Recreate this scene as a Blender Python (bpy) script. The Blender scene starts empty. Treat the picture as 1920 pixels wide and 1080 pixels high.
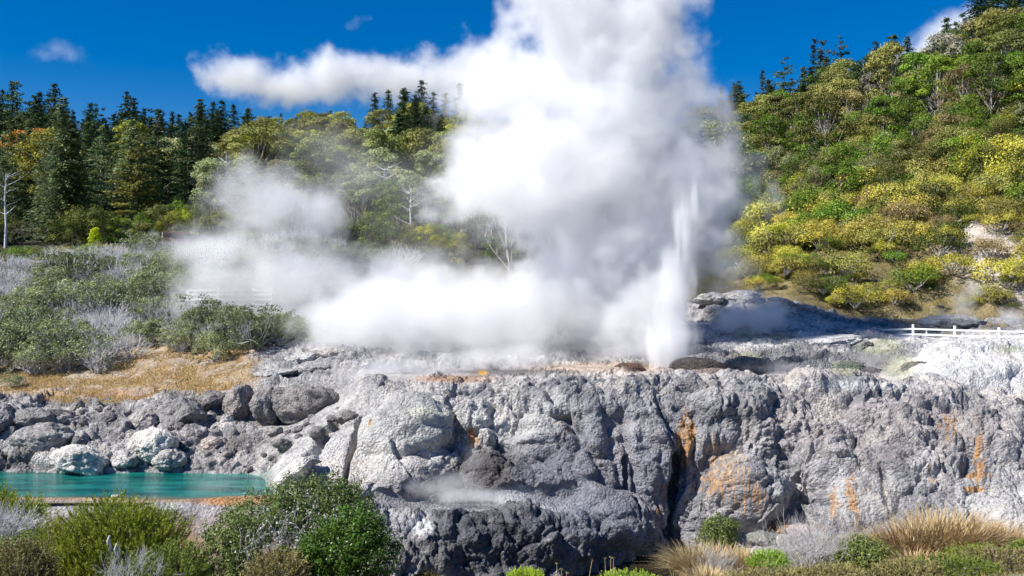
import bpy, bmesh, math, random
import numpy as np
from mathutils import Vector, Matrix, Euler

# ------------------------------------------------------------------ camera, world, sun, exposure
SC = bpy.context.scene
COL = SC.collection
cam = bpy.data.cameras.new('camera'); cam.lens = 35; cam.sensor_width = 36
cam.clip_start = 0.1; cam.clip_end = 9000
cam_ob = bpy.data.objects.new('camera', cam); COL.objects.link(cam_ob); SC.camera = cam_ob
cam_ob.location = (0, 0, 12); cam_ob.rotation_euler = (math.pi/2, 0, 0)

SUN_EL = math.radians(46)
SUN_H = Vector((-0.92, -0.38, 0)).normalized()          # the sun stands to the left, on the camera's side of the terrace
SUN_DIR = SUN_H*math.cos(SUN_EL) + Vector((0, 0, math.sin(SUN_EL)))
world = bpy.data.worlds.new('World'); SC.world = world; world.use_nodes = True
wn = world.node_tree
sky = wn.nodes.new('ShaderNodeTexSky'); sky.sky_type = 'NISHITA'; sky.sun_disc = False
sky.sun_elevation = SUN_EL; sky.sun_rotation = math.atan2(SUN_H.x, SUN_H.y) % (2*math.pi)
sky.altitude = 300; sky.air_density = 1.0; sky.dust_density = 0.0; sky.ozone_density = 5.0
tc = wn.nodes.new('ShaderNodeTexCoord'); mp = wn.nodes.new('ShaderNodeMapping'); mp.inputs['Scale'].default_value = (1, 1, 1.0)
wn.links.new(tc.outputs['Generated'], mp.inputs[0])
gm = wn.nodes.new('ShaderNodeGamma'); gm.inputs[1].default_value = 1.0
hs = wn.nodes.new('ShaderNodeHueSaturation'); hs.inputs['Saturation'].default_value = 1.50; hs.inputs['Value'].default_value = 1.25; hs.inputs['Hue'].default_value = .512
wn.links.new(sky.outputs[0], gm.inputs[0]); wn.links.new(gm.outputs[0], hs.inputs['Color'])
bg = wn.nodes['Background']; wn.links.new(hs.outputs[0], bg.inputs[0]); bg.inputs[1].default_value = 0.055
SKY = (gm, hs, bg)

sun = bpy.data.lights.new('sun', 'SUN'); sun.energy = 5.0; sun.angle = math.radians(0.5); sun.color = (1.0, 0.955, 0.89)
sun_ob = bpy.data.objects.new('sun', sun); COL.objects.link(sun_ob)
sun_ob.location = (-80, -10, 90); sun_ob.rotation_euler = SUN_DIR.to_track_quat('Z', 'Y').to_euler()

SC.view_settings.view_transform = 'Standard'; SC.view_settings.look = 'None'
SC.view_settings.exposure = 0.6; SC.view_settings.gamma = 1.0; SC.view_settings.use_curve_mapping = False
SC.render.engine = 'CYCLES'
cy = SC.cycles
cy.use_denoising = True
try: cy.denoiser = 'OPENIMAGEDENOISE'; cy.denoising_input_passes = 'RGB_ALBEDO_NORMAL'; cy.denoising_prefilter = 'ACCURATE'
except Exception: pass
cy.use_adaptive_sampling = True; cy.adaptive_threshold = 0.03
cy.max_bounces = 18; cy.diffuse_bounces = 3; cy.glossy_bounces = 2; cy.transmission_bounces = 4
cy.volume_bounces = 14; cy.transparent_max_bounces = 8; cy.volume_max_steps = 200
cy.sample_clamp_indirect = 6

FPX = 35/36*1920                                       # focal length in pixels of the 1920 wide photograph
CZ = 12.0
def at(px, py, Y): return Vector(((px-960)/FPX*Y, Y, CZ-(py-540)/FPX*Y))
def m_per_px(Y): return Y/FPX

# ------------------------------------------------------------------ numpy noise
def _h(ix, iy, iz, s):
    with np.errstate(over='ignore'):
        h = (ix.astype(np.int64)*374761393 + iy.astype(np.int64)*668265263 + iz.astype(np.int64)*2147483647 + s*1274126177) & 0xffffffff
        h = ((h ^ (h >> 13))*1274126177) & 0xffffffff
        h = ((h ^ (h >> 16))*2246822519) & 0xffffffff
        return ((h ^ (h >> 15)) & 0xffffff)/float(0xffffff)
def vnoise(P, s=0):
    i = np.floor(P).astype(np.int64); f = P-i; f = f*f*f*(f*(f*6-15)+10)
    r = 0
    for dx in (0, 1):
        for dy in (0, 1):
            for dz in (0, 1):
                w = (f[:, 0] if dx else 1-f[:, 0])*(f[:, 1] if dy else 1-f[:, 1])*(f[:, 2] if dz else 1-f[:, 2])
                r = r+w*_h(i[:, 0]+dx, i[:, 1]+dy, i[:, 2]+dz, s)
    return r*2-1
def fbm(P, s=0, o=4, g=.5):
    a = 1.0; t = 0; r = 0
    for k in range(o):
        r = r+a*vnoise(P*2**k+k*17.3, s+k); t += a; a *= g
    return r/t
def worley(P, s=0):
    i = np.floor(P).astype(np.int64); f1 = np.full(len(P), 9.0); f2 = np.full(len(P), 9.0); cid = np.zeros(len(P))
    for dx in (-1, 0, 1):
        for dy in (-1, 0, 1):
            for dz in (-1, 0, 1):
                cx, cy_, cz = i[:, 0]+dx, i[:, 1]+dy, i[:, 2]+dz
                qx = cx+.5+.9*(_h(cx, cy_, cz, s)-.5); qy = cy_+.5+.9*(_h(cx, cy_, cz, s+1)-.5); qz = cz+.5+.9*(_h(cx, cy_, cz, s+2)-.5)
                d = np.sqrt((P[:, 0]-qx)**2+(P[:, 1]-qy)**2+(P[:, 2]-qz)**2)
                n = d < f1
                f2 = np.where(n, f1, np.minimum(f2, d)); cid = np.where(n, _h(cx, cy_, cz, s+3), cid); f1 = np.where(n, d, f1)
    return f1, f2, cid
def sst(x, a, b):
    t = np.clip((x-a)/(b-a), 0, 1); return t*t*(3-2*t)

# ------------------------------------------------------------------ objects
def tag(o, label=None, cat=None, group=None, kind=None):
    if label: o['label'] = label
    if cat: o['category'] = cat
    if group: o['group'] = group
    if kind: o['kind'] = kind
    return o
def empty(name, loc, label=None, cat=None, group=None, rz=0, sc=(1, 1, 1)):
    o = bpy.data.objects.new(name, None); COL.objects.link(o); o.location = loc; o.rotation_euler = (0, 0, rz); o.scale = sc
    o.empty_display_size = .3
    return tag(o, label, cat, group)
def link(name, me, mat=None, parent=None):
    o = bpy.data.objects.new(name, me); COL.objects.link(o)
    if mat is not None and not me.materials: me.materials.append(mat)
    if parent: o.parent = parent
    return o
def mesh_np(name, V, F, smooth=True, mat=None):
    """V (n,3), F (m,k) arrays -> mesh"""
    me = bpy.data.meshes.new(name); V = np.asarray(V, dtype=np.float32); F = np.asarray(F, dtype=np.int32)
    me.vertices.add(len(V)); me.vertices.foreach_set('co', V.ravel())
    k = F.shape[1]
    me.loops.add(F.size); me.loops.foreach_set('vertex_index', F.ravel())
    me.polygons.add(len(F)); me.polygons.foreach_set('loop_start', np.arange(0, F.size, k, dtype=np.int32))
    try: me.polygons.foreach_set('loop_total', np.full(len(F), k, dtype=np.int32))
    except Exception: pass
    me.polygons.foreach_set('use_smooth', np.full(len(F), smooth))
    me.update(calc_edges=True); me.validate()
    if mat: me.materials.append(mat)
    return me
def vcol(me, name, rgb):
    a = me.color_attributes.new(name, 'FLOAT_COLOR', 'POINT')
    c = np.ones((len(me.vertices), 4), dtype=np.float32); c[:, :3] = rgb; a.data.foreach_set('color', c.ravel())
def vflt(me, name, v):
    a = me.attributes.new(name, 'FLOAT', 'POINT'); a.data.foreach_set('value', np.asarray(v, dtype=np.float32))

# ------------------------------------------------------------------ materials
class NT:
    def __init__(s, name):
        s.m = bpy.data.materials.new(name); s.m.use_nodes = True; s.t = s.m.node_tree; s.b = s.t.nodes['Principled BSDF']; s.out = s.t.nodes['Material Output']
    def n(s, ty, **kw):
        x = s.t.nodes.new('ShaderNode'+ty)
        for k, v in kw.items(): setattr(x, k, v)
        return x
    def l(s, a, b): s.t.links.new(a, b)
    def math(s, op, a, b=None, c=None):
        x = s.n('Math', operation=op)
        for i, v in enumerate((a, b, c)):
            if v is None: continue
            if hasattr(v, 'links'): s.l(v, x.inputs[i])
            else: x.inputs[i].default_value = v
        return x.outputs[0]
    def noise(s, vec, sc, det=3, ro=.5, dim='3D'):
        x = s.n('TexNoise', noise_dimensions=dim); x.inputs['Scale'].default_value = sc; x.inputs['Detail'].default_value = det; x.inputs['Roughness'].default_value = ro
        if vec is not None: s.l(vec, x.inputs['Vector'])
        return x.outputs['Fac']
    def rng(s, v, a, b, c=0, d=1, t='LINEAR'):
        x = s.n('MapRange', interpolation_type=t); s.l(v, x.inputs['Value'])
        for k, q in zip(('From Min', 'From Max', 'To Min', 'To Max'), (a, b, c, d)): x.inputs[k].default_value = q
        return x.outputs[0]
    def mix(s, f, a, b, mode='MIX'):
        x = s.n('Mix', data_type='RGBA', blend_type=mode)
        for i, v in ((0, f), (6, a), (7, b)):
            if hasattr(v, 'links'): s.l(v, x.inputs[i])
            elif i == 0: x.inputs[0].default_value = v
            else: x.inputs[i].default_value = (*v, 1) if len(v) == 3 else v
        return x.outputs[2]
    def attr(s, name): 
        x = s.n('Attribute', attribute_name=name); return x
    def scaled(s, vec, sc):
        x = s.n('VectorMath', operation='MULTIPLY'); s.l(vec, x.inputs[0]); x.inputs[1].default_value = sc; return x.outputs[0]
    def bump(s, h, st, d):
        x = s.n('Bump'); x.inputs['Strength'].default_value = st; x.inputs['Distance'].default_value = d; s.l(h, x.inputs['Height']); return x.outputs[0]

def rock_material(name, attrcol=True, col=(.4, .4, .42), bump=1.0, grain=1.0):
    """sinter and rhyolite: pigment from the mesh, speckled; orange algae runs where the stain attribute says so"""
    t = NT(name); P = t.n('NewGeometry').outputs['Position']
    base = t.attr('tint').outputs['Color'] if attrcol else None
    n1 = t.noise(P, .7, 4, .6); n2 = t.noise(P, 5.0, 4, .65); n3 = t.noise(P, 22.0, 3, .6)
    v = t.math('MULTIPLY', t.rng(n1, .3, .7, .78, 1.22), t.rng(n2, .3, .7, .70, 1.28))
    v = t.math('MULTIPLY', v, t.rng(n3, .3, .7, .8, 1.2))
    c = t.mix(1.0, base if attrcol else col, t.n('CombineColor').outputs[0], 'MULTIPLY')
    cc = [x for x in t.t.nodes if x.bl_idname == 'ShaderNodeCombineColor'][-1]
    for i in range(3): t.l(v, cc.inputs[i])
    warm = t.noise(P, .35, 3, .6)
    if attrcol:
        sk = t.noise(t.scaled(P, (2.2, 1.2, .22)), 1.0, 5, .68)          # dark wet runs down the rock
        c = t.mix(t.rng(sk, .52, .68, 0, .62), c, (.42, .42, .45), 'MULTIPLY')
        blk = t.noise(P, 1.3, 5, .72); c = t.mix(t.rng(blk, .57, .68, 0, .6), c, (.40, .39, .40), 'MULTIPLY')
    c = t.mix(t.rng(warm, .52, .72, 0, .5), c, (.98, .88, .76), 'MULTIPLY')
    pale = t.noise(P, 1.6, 5, .7)
    c = t.mix(t.rng(pale, .60, .74, 0, .45), c, (.62, .61, .6))
    if attrcol:
        S = t.scaled(P, (8.5, 2.6, .28)); st = t.noise(S, 1.0, 5, .68); S2 = t.scaled(P, (9, 6, .7)); st2 = t.noise(S2, 1.0, 3, .6)
        a = t.attr('stain').outputs['Fac']
        f = t.math('MULTIPLY', a, 1.0)
        f = t.rng(t.math('ADD', t.math('MULTIPLY', f, .62), st), .90, 1.08, 0, .9)
        oc = t.mix(t.rng(st2, .35, .65), (.24, .09, .02), (.60, .36, .15))
        c = t.mix(f, c, oc)
        cr = t.attr('cream').outputs['Fac']
        f2 = t.rng(t.math('ADD', t.math('MULTIPLY', cr, .5), st), .86, 1.1, 0, .75)
        c = t.mix(f2, c, (.62, .58, .50))
    t.l(c, t.b.inputs['Base Color']); t.b.inputs['Roughness'].default_value = .85
    t.b.inputs['Specular IOR Level'].default_value = .25
    vo = t.n('TexVoronoi', feature='F1'); t.l(P, vo.inputs['Vector']); vo.inputs['Scale'].default_value = 9.0
    h = t.math('ADD', t.math('MULTIPLY', t.noise(P, 7, 5, .7), 1.1), t.math('MULTIPLY', vo.outputs['Distance'], -.7))
    t.l(t.bump(h, 1.0*bump, .12), t.b.inputs['Normal'])
    return t.m
M_SINTER = rock_material('sinter_rock')
M_BOULDER = rock_material('boulder_rock', bump=1.0)

# ------------------------------------------------------------------ the lie of the land: for columns of the view, (depth, row or height)
def Z(z): return ('z', z)
def ROW(*a):
    o = []
    for Y, q in a: o.append((Y, q[1] if isinstance(q, tuple) else CZ-(q-540)/FPX*Y))
    return o
H = {}   # hill part (5 points)
PROF = {
 -900: ROW((28,Z(1.2)),(33,Z(2.2)),(38.3,Z(3.4)),(39.2,Z(3.8)),(40.5,Z(3.2)),(44.3,Z(3.2)),(45.5,870),(49,800),(51,770),(54,745),(58,715),(62,690),(72,590),(85,490), (105,440),(150,370),(200,310),(260,240),(330,240)),
 0: ROW((32,Z(2.1)),(37,Z(2.4)),(38.6,Z(3.5)),(39.2,Z(3.78)),(40.5,Z(3.2)),(44.3,Z(3.2)),(45.6,868),(49,800),(51,772),(54,752),(58,722),(62,696),(72,612),(85,512), (104,470),(150,415),(190,370),(235,318),(320,330)),
 240: ROW((32,Z(2.1)),(37,Z(2.4)),(38.5,Z(3.4)),(39.0,Z(3.78)),(40.3,Z(3.2)),(44.3,Z(3.2)),(45.6,862),(49,800),(51,776),(54,752),(58,720),(61.5,690),(72,604),(84,510), (104,462),(150,412),(190,372),(235,330),(320,345)),
 330: ROW((32,Z(2.15)),(37.6,Z(2.4)),(38.2,Z(3.5)),(38.7,Z(3.78)),(40.2,Z(3.2)),(44.3,Z(3.2)),(45.6,860),(48.5,805),(50.5,772),(53.5,745),(57,712),(60.5,680),(71,600),(83,508), (103,460),(150,410),(190,373),(235,338),(320,350)),
 470: ROW((32,Z(2.15)),(37.4,Z(2.4)),(38.2,Z(3.6)),(39.2,Z(3.86)),(40.4,Z(3.3)),(43.6,Z(3.3)),(45.4,868),(48,806),(51,799),(52.3,738),(56,700),(60,668),(70,602),(82,520), (102,458),(150,412),(190,378),(230,325),(320,360)),
 540: ROW((32,Z(2.0)),(36.5,Z(2.3)),(38.5,Z(3.5)),(39.3,Z(3.8)),(40.4,920),(43.5,862),(46.5,812),(48.8,801),(51.5,798),(52.6,735),(56,700),(60,664),(70,604),(82,522), (102,460),(150,415),(190,380),(228,318),(320,360)),
 620: ROW((32,Z(1.4)),(36,Z(2.0)),(38.3,975),(39.6,950),(41.0,915),(43.2,855),(45.8,790),(48,772),(51.5,760),(52.6,725),(55,700),(58,668),(69,618),(82,530), (102,465),(150,420),(185,385),(225,314),(320,360)),
 700: ROW((33,Z(.2)),(36,1088),(38.3,980),(41,938),(41.8,908),(43,862),(44.6,795),(47,744),(49.5,716),(51.5,704),(54,694),(57,682),(68,640),(82,545), (102,475),(145,430),(180,390),(222,312),(320,360)),
 780: ROW((35,Z(.2)),(36.6,1088),(38.4,990),(41.5,940),(42.0,912),(42.9,862),(44.4,788),(46.5,742),(49,716),(51.5,703),(54,697),(57,690),(68,650),(82,555), (102,485),(145,435),(180,392),(220,306),(320,360)),
 860: ROW((36.2,Z(.2)),(37,1085),(38.5,985),(42,938),(42.9,915),(44.0,870),(45.2,800),(46.5,738),(49,712),(51.5,700),(54,695),(57,689),(68,650),(82,560), (102,490),(145,440),(180,395),(218,306),(320,360)),
 950: ROW((37.2,Z(.2)),(37.8,1080),(39.2,978),(42,938),(42.9,905),(44.2,848),(45.0,784),(46.4,722),(49,707),(51.5,698),(54,694),(57,689),(68,650),(84,560), (104,490),(145,440),(180,395),(218,330),(320,360)),
 1050: ROW((38.3,Z(.2)),(38.7,1076),(40,990),(42.2,932),(42.9,900),(43.7,842),(44.4,776),(46.4,718),(49,706),(51.5,698),(54,694),(57,688),(68,650),(84,560), (104,490),(145,440),(180,395),(218,330),(320,360)),
 1120: ROW((39.6,Z(.2)),(39.9,1064),(41.2,985),(42.2,905),(42.8,865),(43.4,815),(44.3,768),(46.4,717),(49,706),(51.5,698),(54,694),(57,686),(68,650),(84,565), (104,500),(145,440),(180,395),(218,330),(320,360)),
 1195: ROW((41.6,Z(.2)),(41.7,1040),(42.2,990),(42.8,930),(43.2,870),(43.6,812),(44.3,765),(46.4,716),(49,706),(51.5,697),(54,692),(57,680),(68,645),(80,570), (102,500),(145,430),(180,390),(215,330),(320,360)),
 1262: ROW((43.6,Z(.2)),(43.7,1020),(43.8,975),(43.8,920),(43.7,868),(43.9,812),(44.4,766),(46.4,716),(49,706),(51.5,697),(54,692),(57,672),(66,640),(78,572), (98,505),(140,420),(175,370),(212,325),(320,360)),
 1305: ROW((42.2,Z(.2)),(42.4,1016),(42.8,975),(43.2,920),(43.6,868),(43.9,812),(44.4,768),(46.4,717),(49,707),(51.5,698),(54,692),(57,668),(66,632),(77,570), (94,505),(130,440),(170,370),(210,318),(320,360)),
 1400: ROW((41,Z(.2)),(41.6,1008),(42.0,960),(42.6,905),(43.2,860),(43.7,815),(44.4,775),(46.4,722),(49,712),(51.8,704),(54.5,704),(57,660),(66,622),(75,562), (86,520),(105,440),(150,350),(200,288),(320,340)),
 1500: ROW((40.5,Z(.3)),(41.4,1000),(42.2,965),(42.8,915),(43.3,868),(43.9,825),(44.7,778),(46.4,732),(49,716),(52,706),(54.6,704),(57.2,656),(66,615),(74,572), (85,488),(105,392),(145,310),(190,262),(320,330)),
 1600: ROW((39,Z(.7)),(40.0,992),(40.8,955),(41.6,908),(42.6,862),(43.8,818),(44.9,782),(46.6,742),(49.5,722),(53,710),(55,702),(57.5,660),(65,622),(74,600), (85,480),(100,375),(135,282),(175,246),(320,300)),
 1700: ROW((38,Z(.9)),(39.2,985),(40,940),(41,895),(42.2,852),(43.6,812),(44.9,784),(46.6,752),(49.2,732),(52,712),(54.5,676),(57,652),(64,632),(74,606), (84,470),(100,355),(132,255),(168,226),(320,280)),
 1800: ROW((37.5,Z(1.2)),(39,970),(40,925),(41.0,888),(42.2,850),(43.6,812),(45.0,786),(46.6,762),(48.6,740),(50.5,700),(53,672),(57,650),(64,636),(73,606), (83,455),(99,335),(128,232),(158,196),(320,260)),
 1920: ROW((36.5,Z(1.5)),(38,968),(39,930),(40.4,892),(41.8,850),(43.4,815),(45,792),(46.4,768),(48.4,742),(50,700),(52.5,664),(57,640),(64,628),(72,604), (82,440),(96,310),(122,195),(150,146),(320,230)),
 2800: ROW((34,Z(1.5)),(36,985),(38,940),(40,892),(41.8,850),(43.4,815),(45,792),(46.4,765),(48.4,735),(50,695),(52.5,655),(57,630),(64,618),(72,590), (80,380),(92,230),(112,90),(140,0),(320,150)),
}
PX_K = np.array(sorted(PROF)); NR = 19
PROF_A = np.array([PROF[k] for k in sorted(PROF)])          # (cols, rows, 2)
def prof(px):
    """profiles (len(px), NR, 2): smooth interpolation between the columns"""
    px = np.atleast_1d(np.asarray(px, float)); j = np.clip(np.searchsorted(PX_K, px)-1, 0, len(PX_K)-2)
    t = np.clip((px-PX_K[j])/(PX_K[j+1]-PX_K[j]), 0, 1)[:, None, None]; t = t*.35+.65*(t*t*(3-2*t))
    return PROF_A[j]*(1-t)+PROF_A[j+1]*t
def ground_z(px, Y):
    p = prof(px)[0]; return float(np.interp(Y, p[:, 0], p[:, 1]))
def on_ground(px, Y, dz=0): return Vector(((px-960)/FPX*Y, Y, ground_z(px, Y)+dz))

def sheet(px, r0, r1, counts, blur_u, blur_v):
    p = prof(px); rows = []; vv = []
    for r in range(r0, r1):
        n = counts[r-r0]
        for k in range(n): vv.append(r+k/n)
    vv.append(r1); vv = np.array(vv); r = np.minimum(vv.astype(int), r1-1); t = (vv-r)[None, :]
    Yg = p[:, r, 0]*(1-t)+p[:, r+1, 0]*t; Zg = p[:, r, 1]*(1-t)+p[:, r+1, 1]*t
    def blur(A, n, ax):
        if n < 1: return A
        k = np.hanning(2*n+3)[1:-1]; k /= k.sum()
        pad = [(0, 0), (0, 0)]; pad[ax] = (n, n); B = np.pad(A, pad, mode='reflect', reflect_type='odd')
        o = 0
        for i, w in enumerate(k):
            sl = [slice(None), slice(None)]; sl[ax] = slice(i, i+A.shape[ax]); o = o+w*B[tuple(sl)]
        return o
    Yg = blur(blur(Yg, blur_v, 1), blur_u, 0); Zg = blur(blur(Zg, blur_v, 1), blur_u, 0)
    Xg = ((np.asarray(px)-960)/FPX)[:, None]*Yg
    return np.stack([Xg, Yg, Zg], -1), vv
def grid_faces(nu, nv):
    a = (np.arange(nu-1)[:, None]*nv+np.arange(nv-1)[None, :]).ravel()
    return np.stack([a, a+nv, a+nv+1, a+1], 1)
def grid_normals(G):
    du = np.gradient(G, axis=0); dv = np.gradient(G, axis=1); n = np.cross(du, dv); n /= np.linalg.norm(n, axis=-1, keepdims=True)+1e-9
    return n

def pix(G):
    px = G[..., 0]/G[..., 1]*FPX+960; py = 540-(G[..., 2]-CZ)/G[..., 1]*FPX
    return px, py
def ell(px, py, cx, cy_, rx, ry, soft=.35, ang=0):
    c, s = math.cos(ang), math.sin(ang); dx = px-cx; dy = py-cy_
    return 1-sst(np.sqrt(((dx*c+dy*s)/rx)**2+((-dx*s+dy*c)/ry)**2), 1-soft, 1+soft)

MOUNDS = [(760, 812, 88, 58, 1.0, -.2), (785, 897, 85, 34, .7, 0), (880, 788, 42, 26, .9, -.3), (905, 822, 26, 20, .5, 0), (905, 885, 62, 46, .8, 0), (970, 905, 50, 50, .8, 0),
          (1035, 905, 46, 52, .8, 0), (1150, 975, 66, 62, 1.0, .3), (1100, 930, 40, 40, .7, 0), (880, 1025, 95, 45, .5, 0), (985, 1015, 60, 60, .6, 0), (1080, 1010, 60, 55, .6, .3), (800, 1050, 80, 40, .5, 0),
          (1395, 925, 82, 72, 1.5, .15), (1545, 885, 68, 62, 1.1, 0), (1600, 945, 92, 62, .8, -.5), (1670, 868, 80, 75, .8, 0), (1570, 745, 90, 26, .7, 0), (1660, 790, 90, 30, .5, 0), (1740, 745, 80, 20, .5, 0),
          (1190, 760, 60, 34, .5, 0), (1060, 770, 60, 34, .6, 0), (980, 760, 50, 30, .6, 0), (1120, 800, 40, 50, .6, 0), (1010, 830, 60, 46, .7, 0), (1215, 830, 30, 80, .7, 0), (1330, 800, 50, 60, .5, 0), (1380, 770, 60, 30, .5, 0), (1760, 880, 50, 60, .5, 0), (1860, 830, 60, 40, .5, 0),
          (1800, 700, 140, 45, .6, -.15), (1090, 880, 24, 40, .6, 0), (720, 930, 50, 20, .4, 0)]
# sinter terrace with the rocky shore and plateau -------------------------------------------------
def build_terrace():
    pxs = np.concatenate([np.linspace(-900, -60, 60), np.arange(-50, 1972, 2.0), np.linspace(1990, 2800, 50)])
    counts = [8, 40, 34, 36, 36, 40, 48, 34, 20, 16, 20, 34, 34]
    G, vv = sheet(pxs, 0, 13, counts, 9, 6)
    nu, nv = G.shape[:2]; px, py = pix(G)
    N = grid_normals(G); steep = 1-np.clip(N[..., 2], 0, 1)
    P = G.reshape(-1, 3); Nf = N.reshape(-1, 3); V = np.broadcast_to(vv, (nu, nv)).ravel(); px = px.ravel(); py = py.ravel(); steep = steep.ravel()
    W = np.stack([fbm(P*.45, 11, 3), fbm(P*.45, 21, 3), fbm(P*.45, 31, 3)], 1)
    Q = P+W*.75
    left = 1-sst(px+W[:, 0]*60, 560, 680)                # rocky shore left of the terrace
    slab = ell(px, py, 600, 850, 130, 120, .3, -.9)       # smooth slanted slabs
    # mask of flat, smooth places
    flat = np.zeros(len(P))
    flat = np.maximum(flat, sst(V, 7.5, 8.1)*(1-sst(V, 10.0, 10.4))*sst(px, 640, 720)*(1-sst(px, 1660, 1760)))
    flat = np.maximum(flat, sst(V, 2.15, 2.5)*(1-sst(V, 2.95, 3.2))*sst(px, 640, 700)*(1-sst(px, 1080, 1180)))
    flat = np.maximum(flat, sst(V, 2.8, 3.0)*(1-sst(V, 5.3, 5.7))*(1-sst(px, 480, 530)))
    flat = np.maximum(flat, sst(V, 7.0, 7.4)*(1-sst(V, 8.05, 8.3))*sst(px, 380, 430)*(1-sst(px, 590, 630))*.9)
    flat = np.maximum(flat, sst(V, 9.2, 9.8)*(1-sst(px, 440, 560))*.75)
    wall = (1-flat)*(1-left)
    pouf = (1-sst(px, 560, 640))*0
    # cauliflower bulbs at several sizes, larger pieces drooping
    def bulb(s, A, seed, zs=1.0):
        f1, f2, c = worley(np.stack([Q[:, 0], Q[:, 1], Q[:, 2]*zs], 1)*s, seed)
        return A*(np.sqrt(np.clip(1-(f1/.95)**2, 0, 1))-.55+.45*(c-.5))
    fine = fbm(P*np.array([1.0, 1, 1])*2.2, 5, 4, .6)
    lowm = fbm(P*.28, 77, 2)
    droop = sst(steep, .45, .85)
    d1 = bulb(.62, .55, 101, .8); d2 = bulb(1.45, .50, 131, .8); d3 = bulb(3.4, .26, 161); d4 = bulb(7.5, .11, 191)
    Dr = np.stack([Q[:, 0]*2.3, Q[:, 1]*.8, Q[:, 2]*.34], 1); g1, g2, gc = worley(Dr, 211)
    drip = .34*(np.sqrt(np.clip(1-g1**2, 0, 1))-.6+.4*(gc-.5)); 
    Dr2 = np.stack([Q[:, 0]*6.5, Q[:, 1]*2, Q[:, 2]*.8], 1); g1, g2, gc = worley(Dr2, 241)
    drip += .13*(np.sqrt(np.clip(1-g1**2, 0, 1))-.6)
    smoothz = np.clip(ell(px, py, 770, 830, 120, 90, .4)+ell(px, py, 800, 900, 110, 40, .4)+ell(px, py, 1830, 690, 180, 60, .4), 0, 1)
    drape = np.clip(ell(px, py, 1180, 890, 150, 120, .3)+ell(px, py, 1000, 850, 60, 60, .4)+ell(px, py, 1630, 945, 80, 55, .3)+ell(px, py, 1340, 860, 60, 60, .4)+ell(px, py, 1560, 770, 50, 40, .4), 0, 1)
    dw = (d1*1.05+d2*(1-.55*smoothz)+d3*(1-.6*smoothz)+d4*(1-.6*smoothz))*(1-.35*droop)*(1-.7*drape)+drip*droop*(1-.6*smoothz)*(1+1.7*drape)+fine*.10*(1-.5*smoothz)
    # darker, smooth lobes that hang to the stream
    # broken country rock on the left: tilted facets and cracks
    R = P+W*.6
    f1, f2, c = worley(R*np.array([.55, .6, .9]), 301); e1 = (f2-f1)
    f1b, f2b, cb = worley(R*np.array([1.7, 1.7, 2.2]), 331); e2 = (f2b-f1b)
    f1c, f2c, cc2 = worley(R*4.5, 361)
    dl = .55*(c-.45)*sst(e1, 0, .25)+.22*(cb-.5)*sst(e2, 0, .22)-.10*(1-sst(e1, 0, .12))-.07*(1-sst(e2, 0, .12))+.16*fbm(P*1.6, 7, 5, .62)+.07*(cc2-.5)*sst(f2c-f1c, 0, .3)
    rub = left*(1-flat)*sst(V, 5.2, 5.6)*(1-.85*slab)
    rearrock = sst(V, 10.2, 10.8)*sst(px, 1000, 1200)
    dw = dw+.05*np.sin(P[:, 2]*9+5*W[:, 0])*(1-droop)*wall
    d = wall*(1-rearrock*.5)*dw*(1-slab*.7)+(rub+rearrock*.55)*dl*1.25+flat*(.035*fine+.03*fbm(P*np.array([.8, 2.5, 1]), 9, 3))
    hump = slab*left*0
    d += (1-np.clip(rub+wall+flat, 0, 1))*fine*.06+hump
    d += slab*(.10*fbm(P*.9, 55, 4, .55))
    # terracing: small steps on the right half of the wall
    stp = sst(px, 1480, 1650)*wall*sst(V, 2.2, 3)*(1-sst(V, 6.7, 7.1))
    zz = (P[:, 2]+.35*W[:, 2])/.85; fr = zz-np.floor(zz)
    d += stp*(.40+.3*sst(px, 1680, 1760))*(sst(fr, .55, .95)-fr*.9)
    mound = np.zeros(len(P))
    for cx, cy_, rx, ry, hh, ang in MOUNDS:
        c, s_ = math.cos(ang), math.sin(ang); dx = px-cx+W[:, 0]*40; dy = py-cy_+W[:, 1]*28
        q = ((dx*c+dy*s_)/rx)**2+((-dx*s_+dy*c)/ry)**2
        mound = np.maximum(mound, hh*.95*np.clip(1-q, 0, 1)**.55)
    mound = mound*(1-.9*sst(V, 2.1, 2.35)*(1-sst(V, 2.85, 3.05))*sst(px, 640, 690)*(1-sst(px, 1060, 1130)))
    d += mound
    Pn = P+Nf*d[:, None]
    # long dark cracks between the slanted slabs
    ppx, ppy = pix(Pn)
    def crack(pts, w, depth):
        best = np.full(len(P), 1e9)
        for (x0, y0), (x1, y1) in zip(pts[:-1], pts[1:]):
            dx, dy = x1-x0, y1-y0; tt = np.clip(((px-x0)*dx+(py-y0)*dy)/(dx*dx+dy*dy), 0, 1)
            best = np.minimum(best, np.hypot(px-x0-tt*dx, py-y0-tt*dy))
        best = best+5*fine
        return depth*(1-sst(best, w*.4, w))
    cr = crack([(688, 790), (668, 820), (655, 860), (648, 905)], 7, .8)
    cr = np.maximum(cr, crack([(655, 778), (610, 808), (592, 845), (565, 875), (545, 905)], 13, .55))
    cr = np.maximum(cr, crack([(545, 830), (520, 850), (495, 880)], 7, .4))
    for pts, w, dp in (([(1262, 860), (1258, 930), (1240, 1000)], 16, .9), ([(1168, 860), (1172, 960)], 7, .5), ([(1490, 905), (1525, 960)], 16, .6), ([(1745, 860), (1772, 905)], 8, .4), ([(850, 800), (842, 840)], 14, .5),
                       ([(1660, 900), (1670, 960)], 7, .3)):
        cr = np.maximum(cr, crack(pts, w, dp))
    Pn = Pn-Nf*cr[:, None]
    # pigment
    px, py = ppx, ppy
    base = np.tile(np.array([.37, .365, .37]), (len(P), 1))
    def paint(m, col): nonlocal base; m = np.clip(m, 0, 1)[:, None]; base = base*(1-m)+np.array(col)*m
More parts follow.
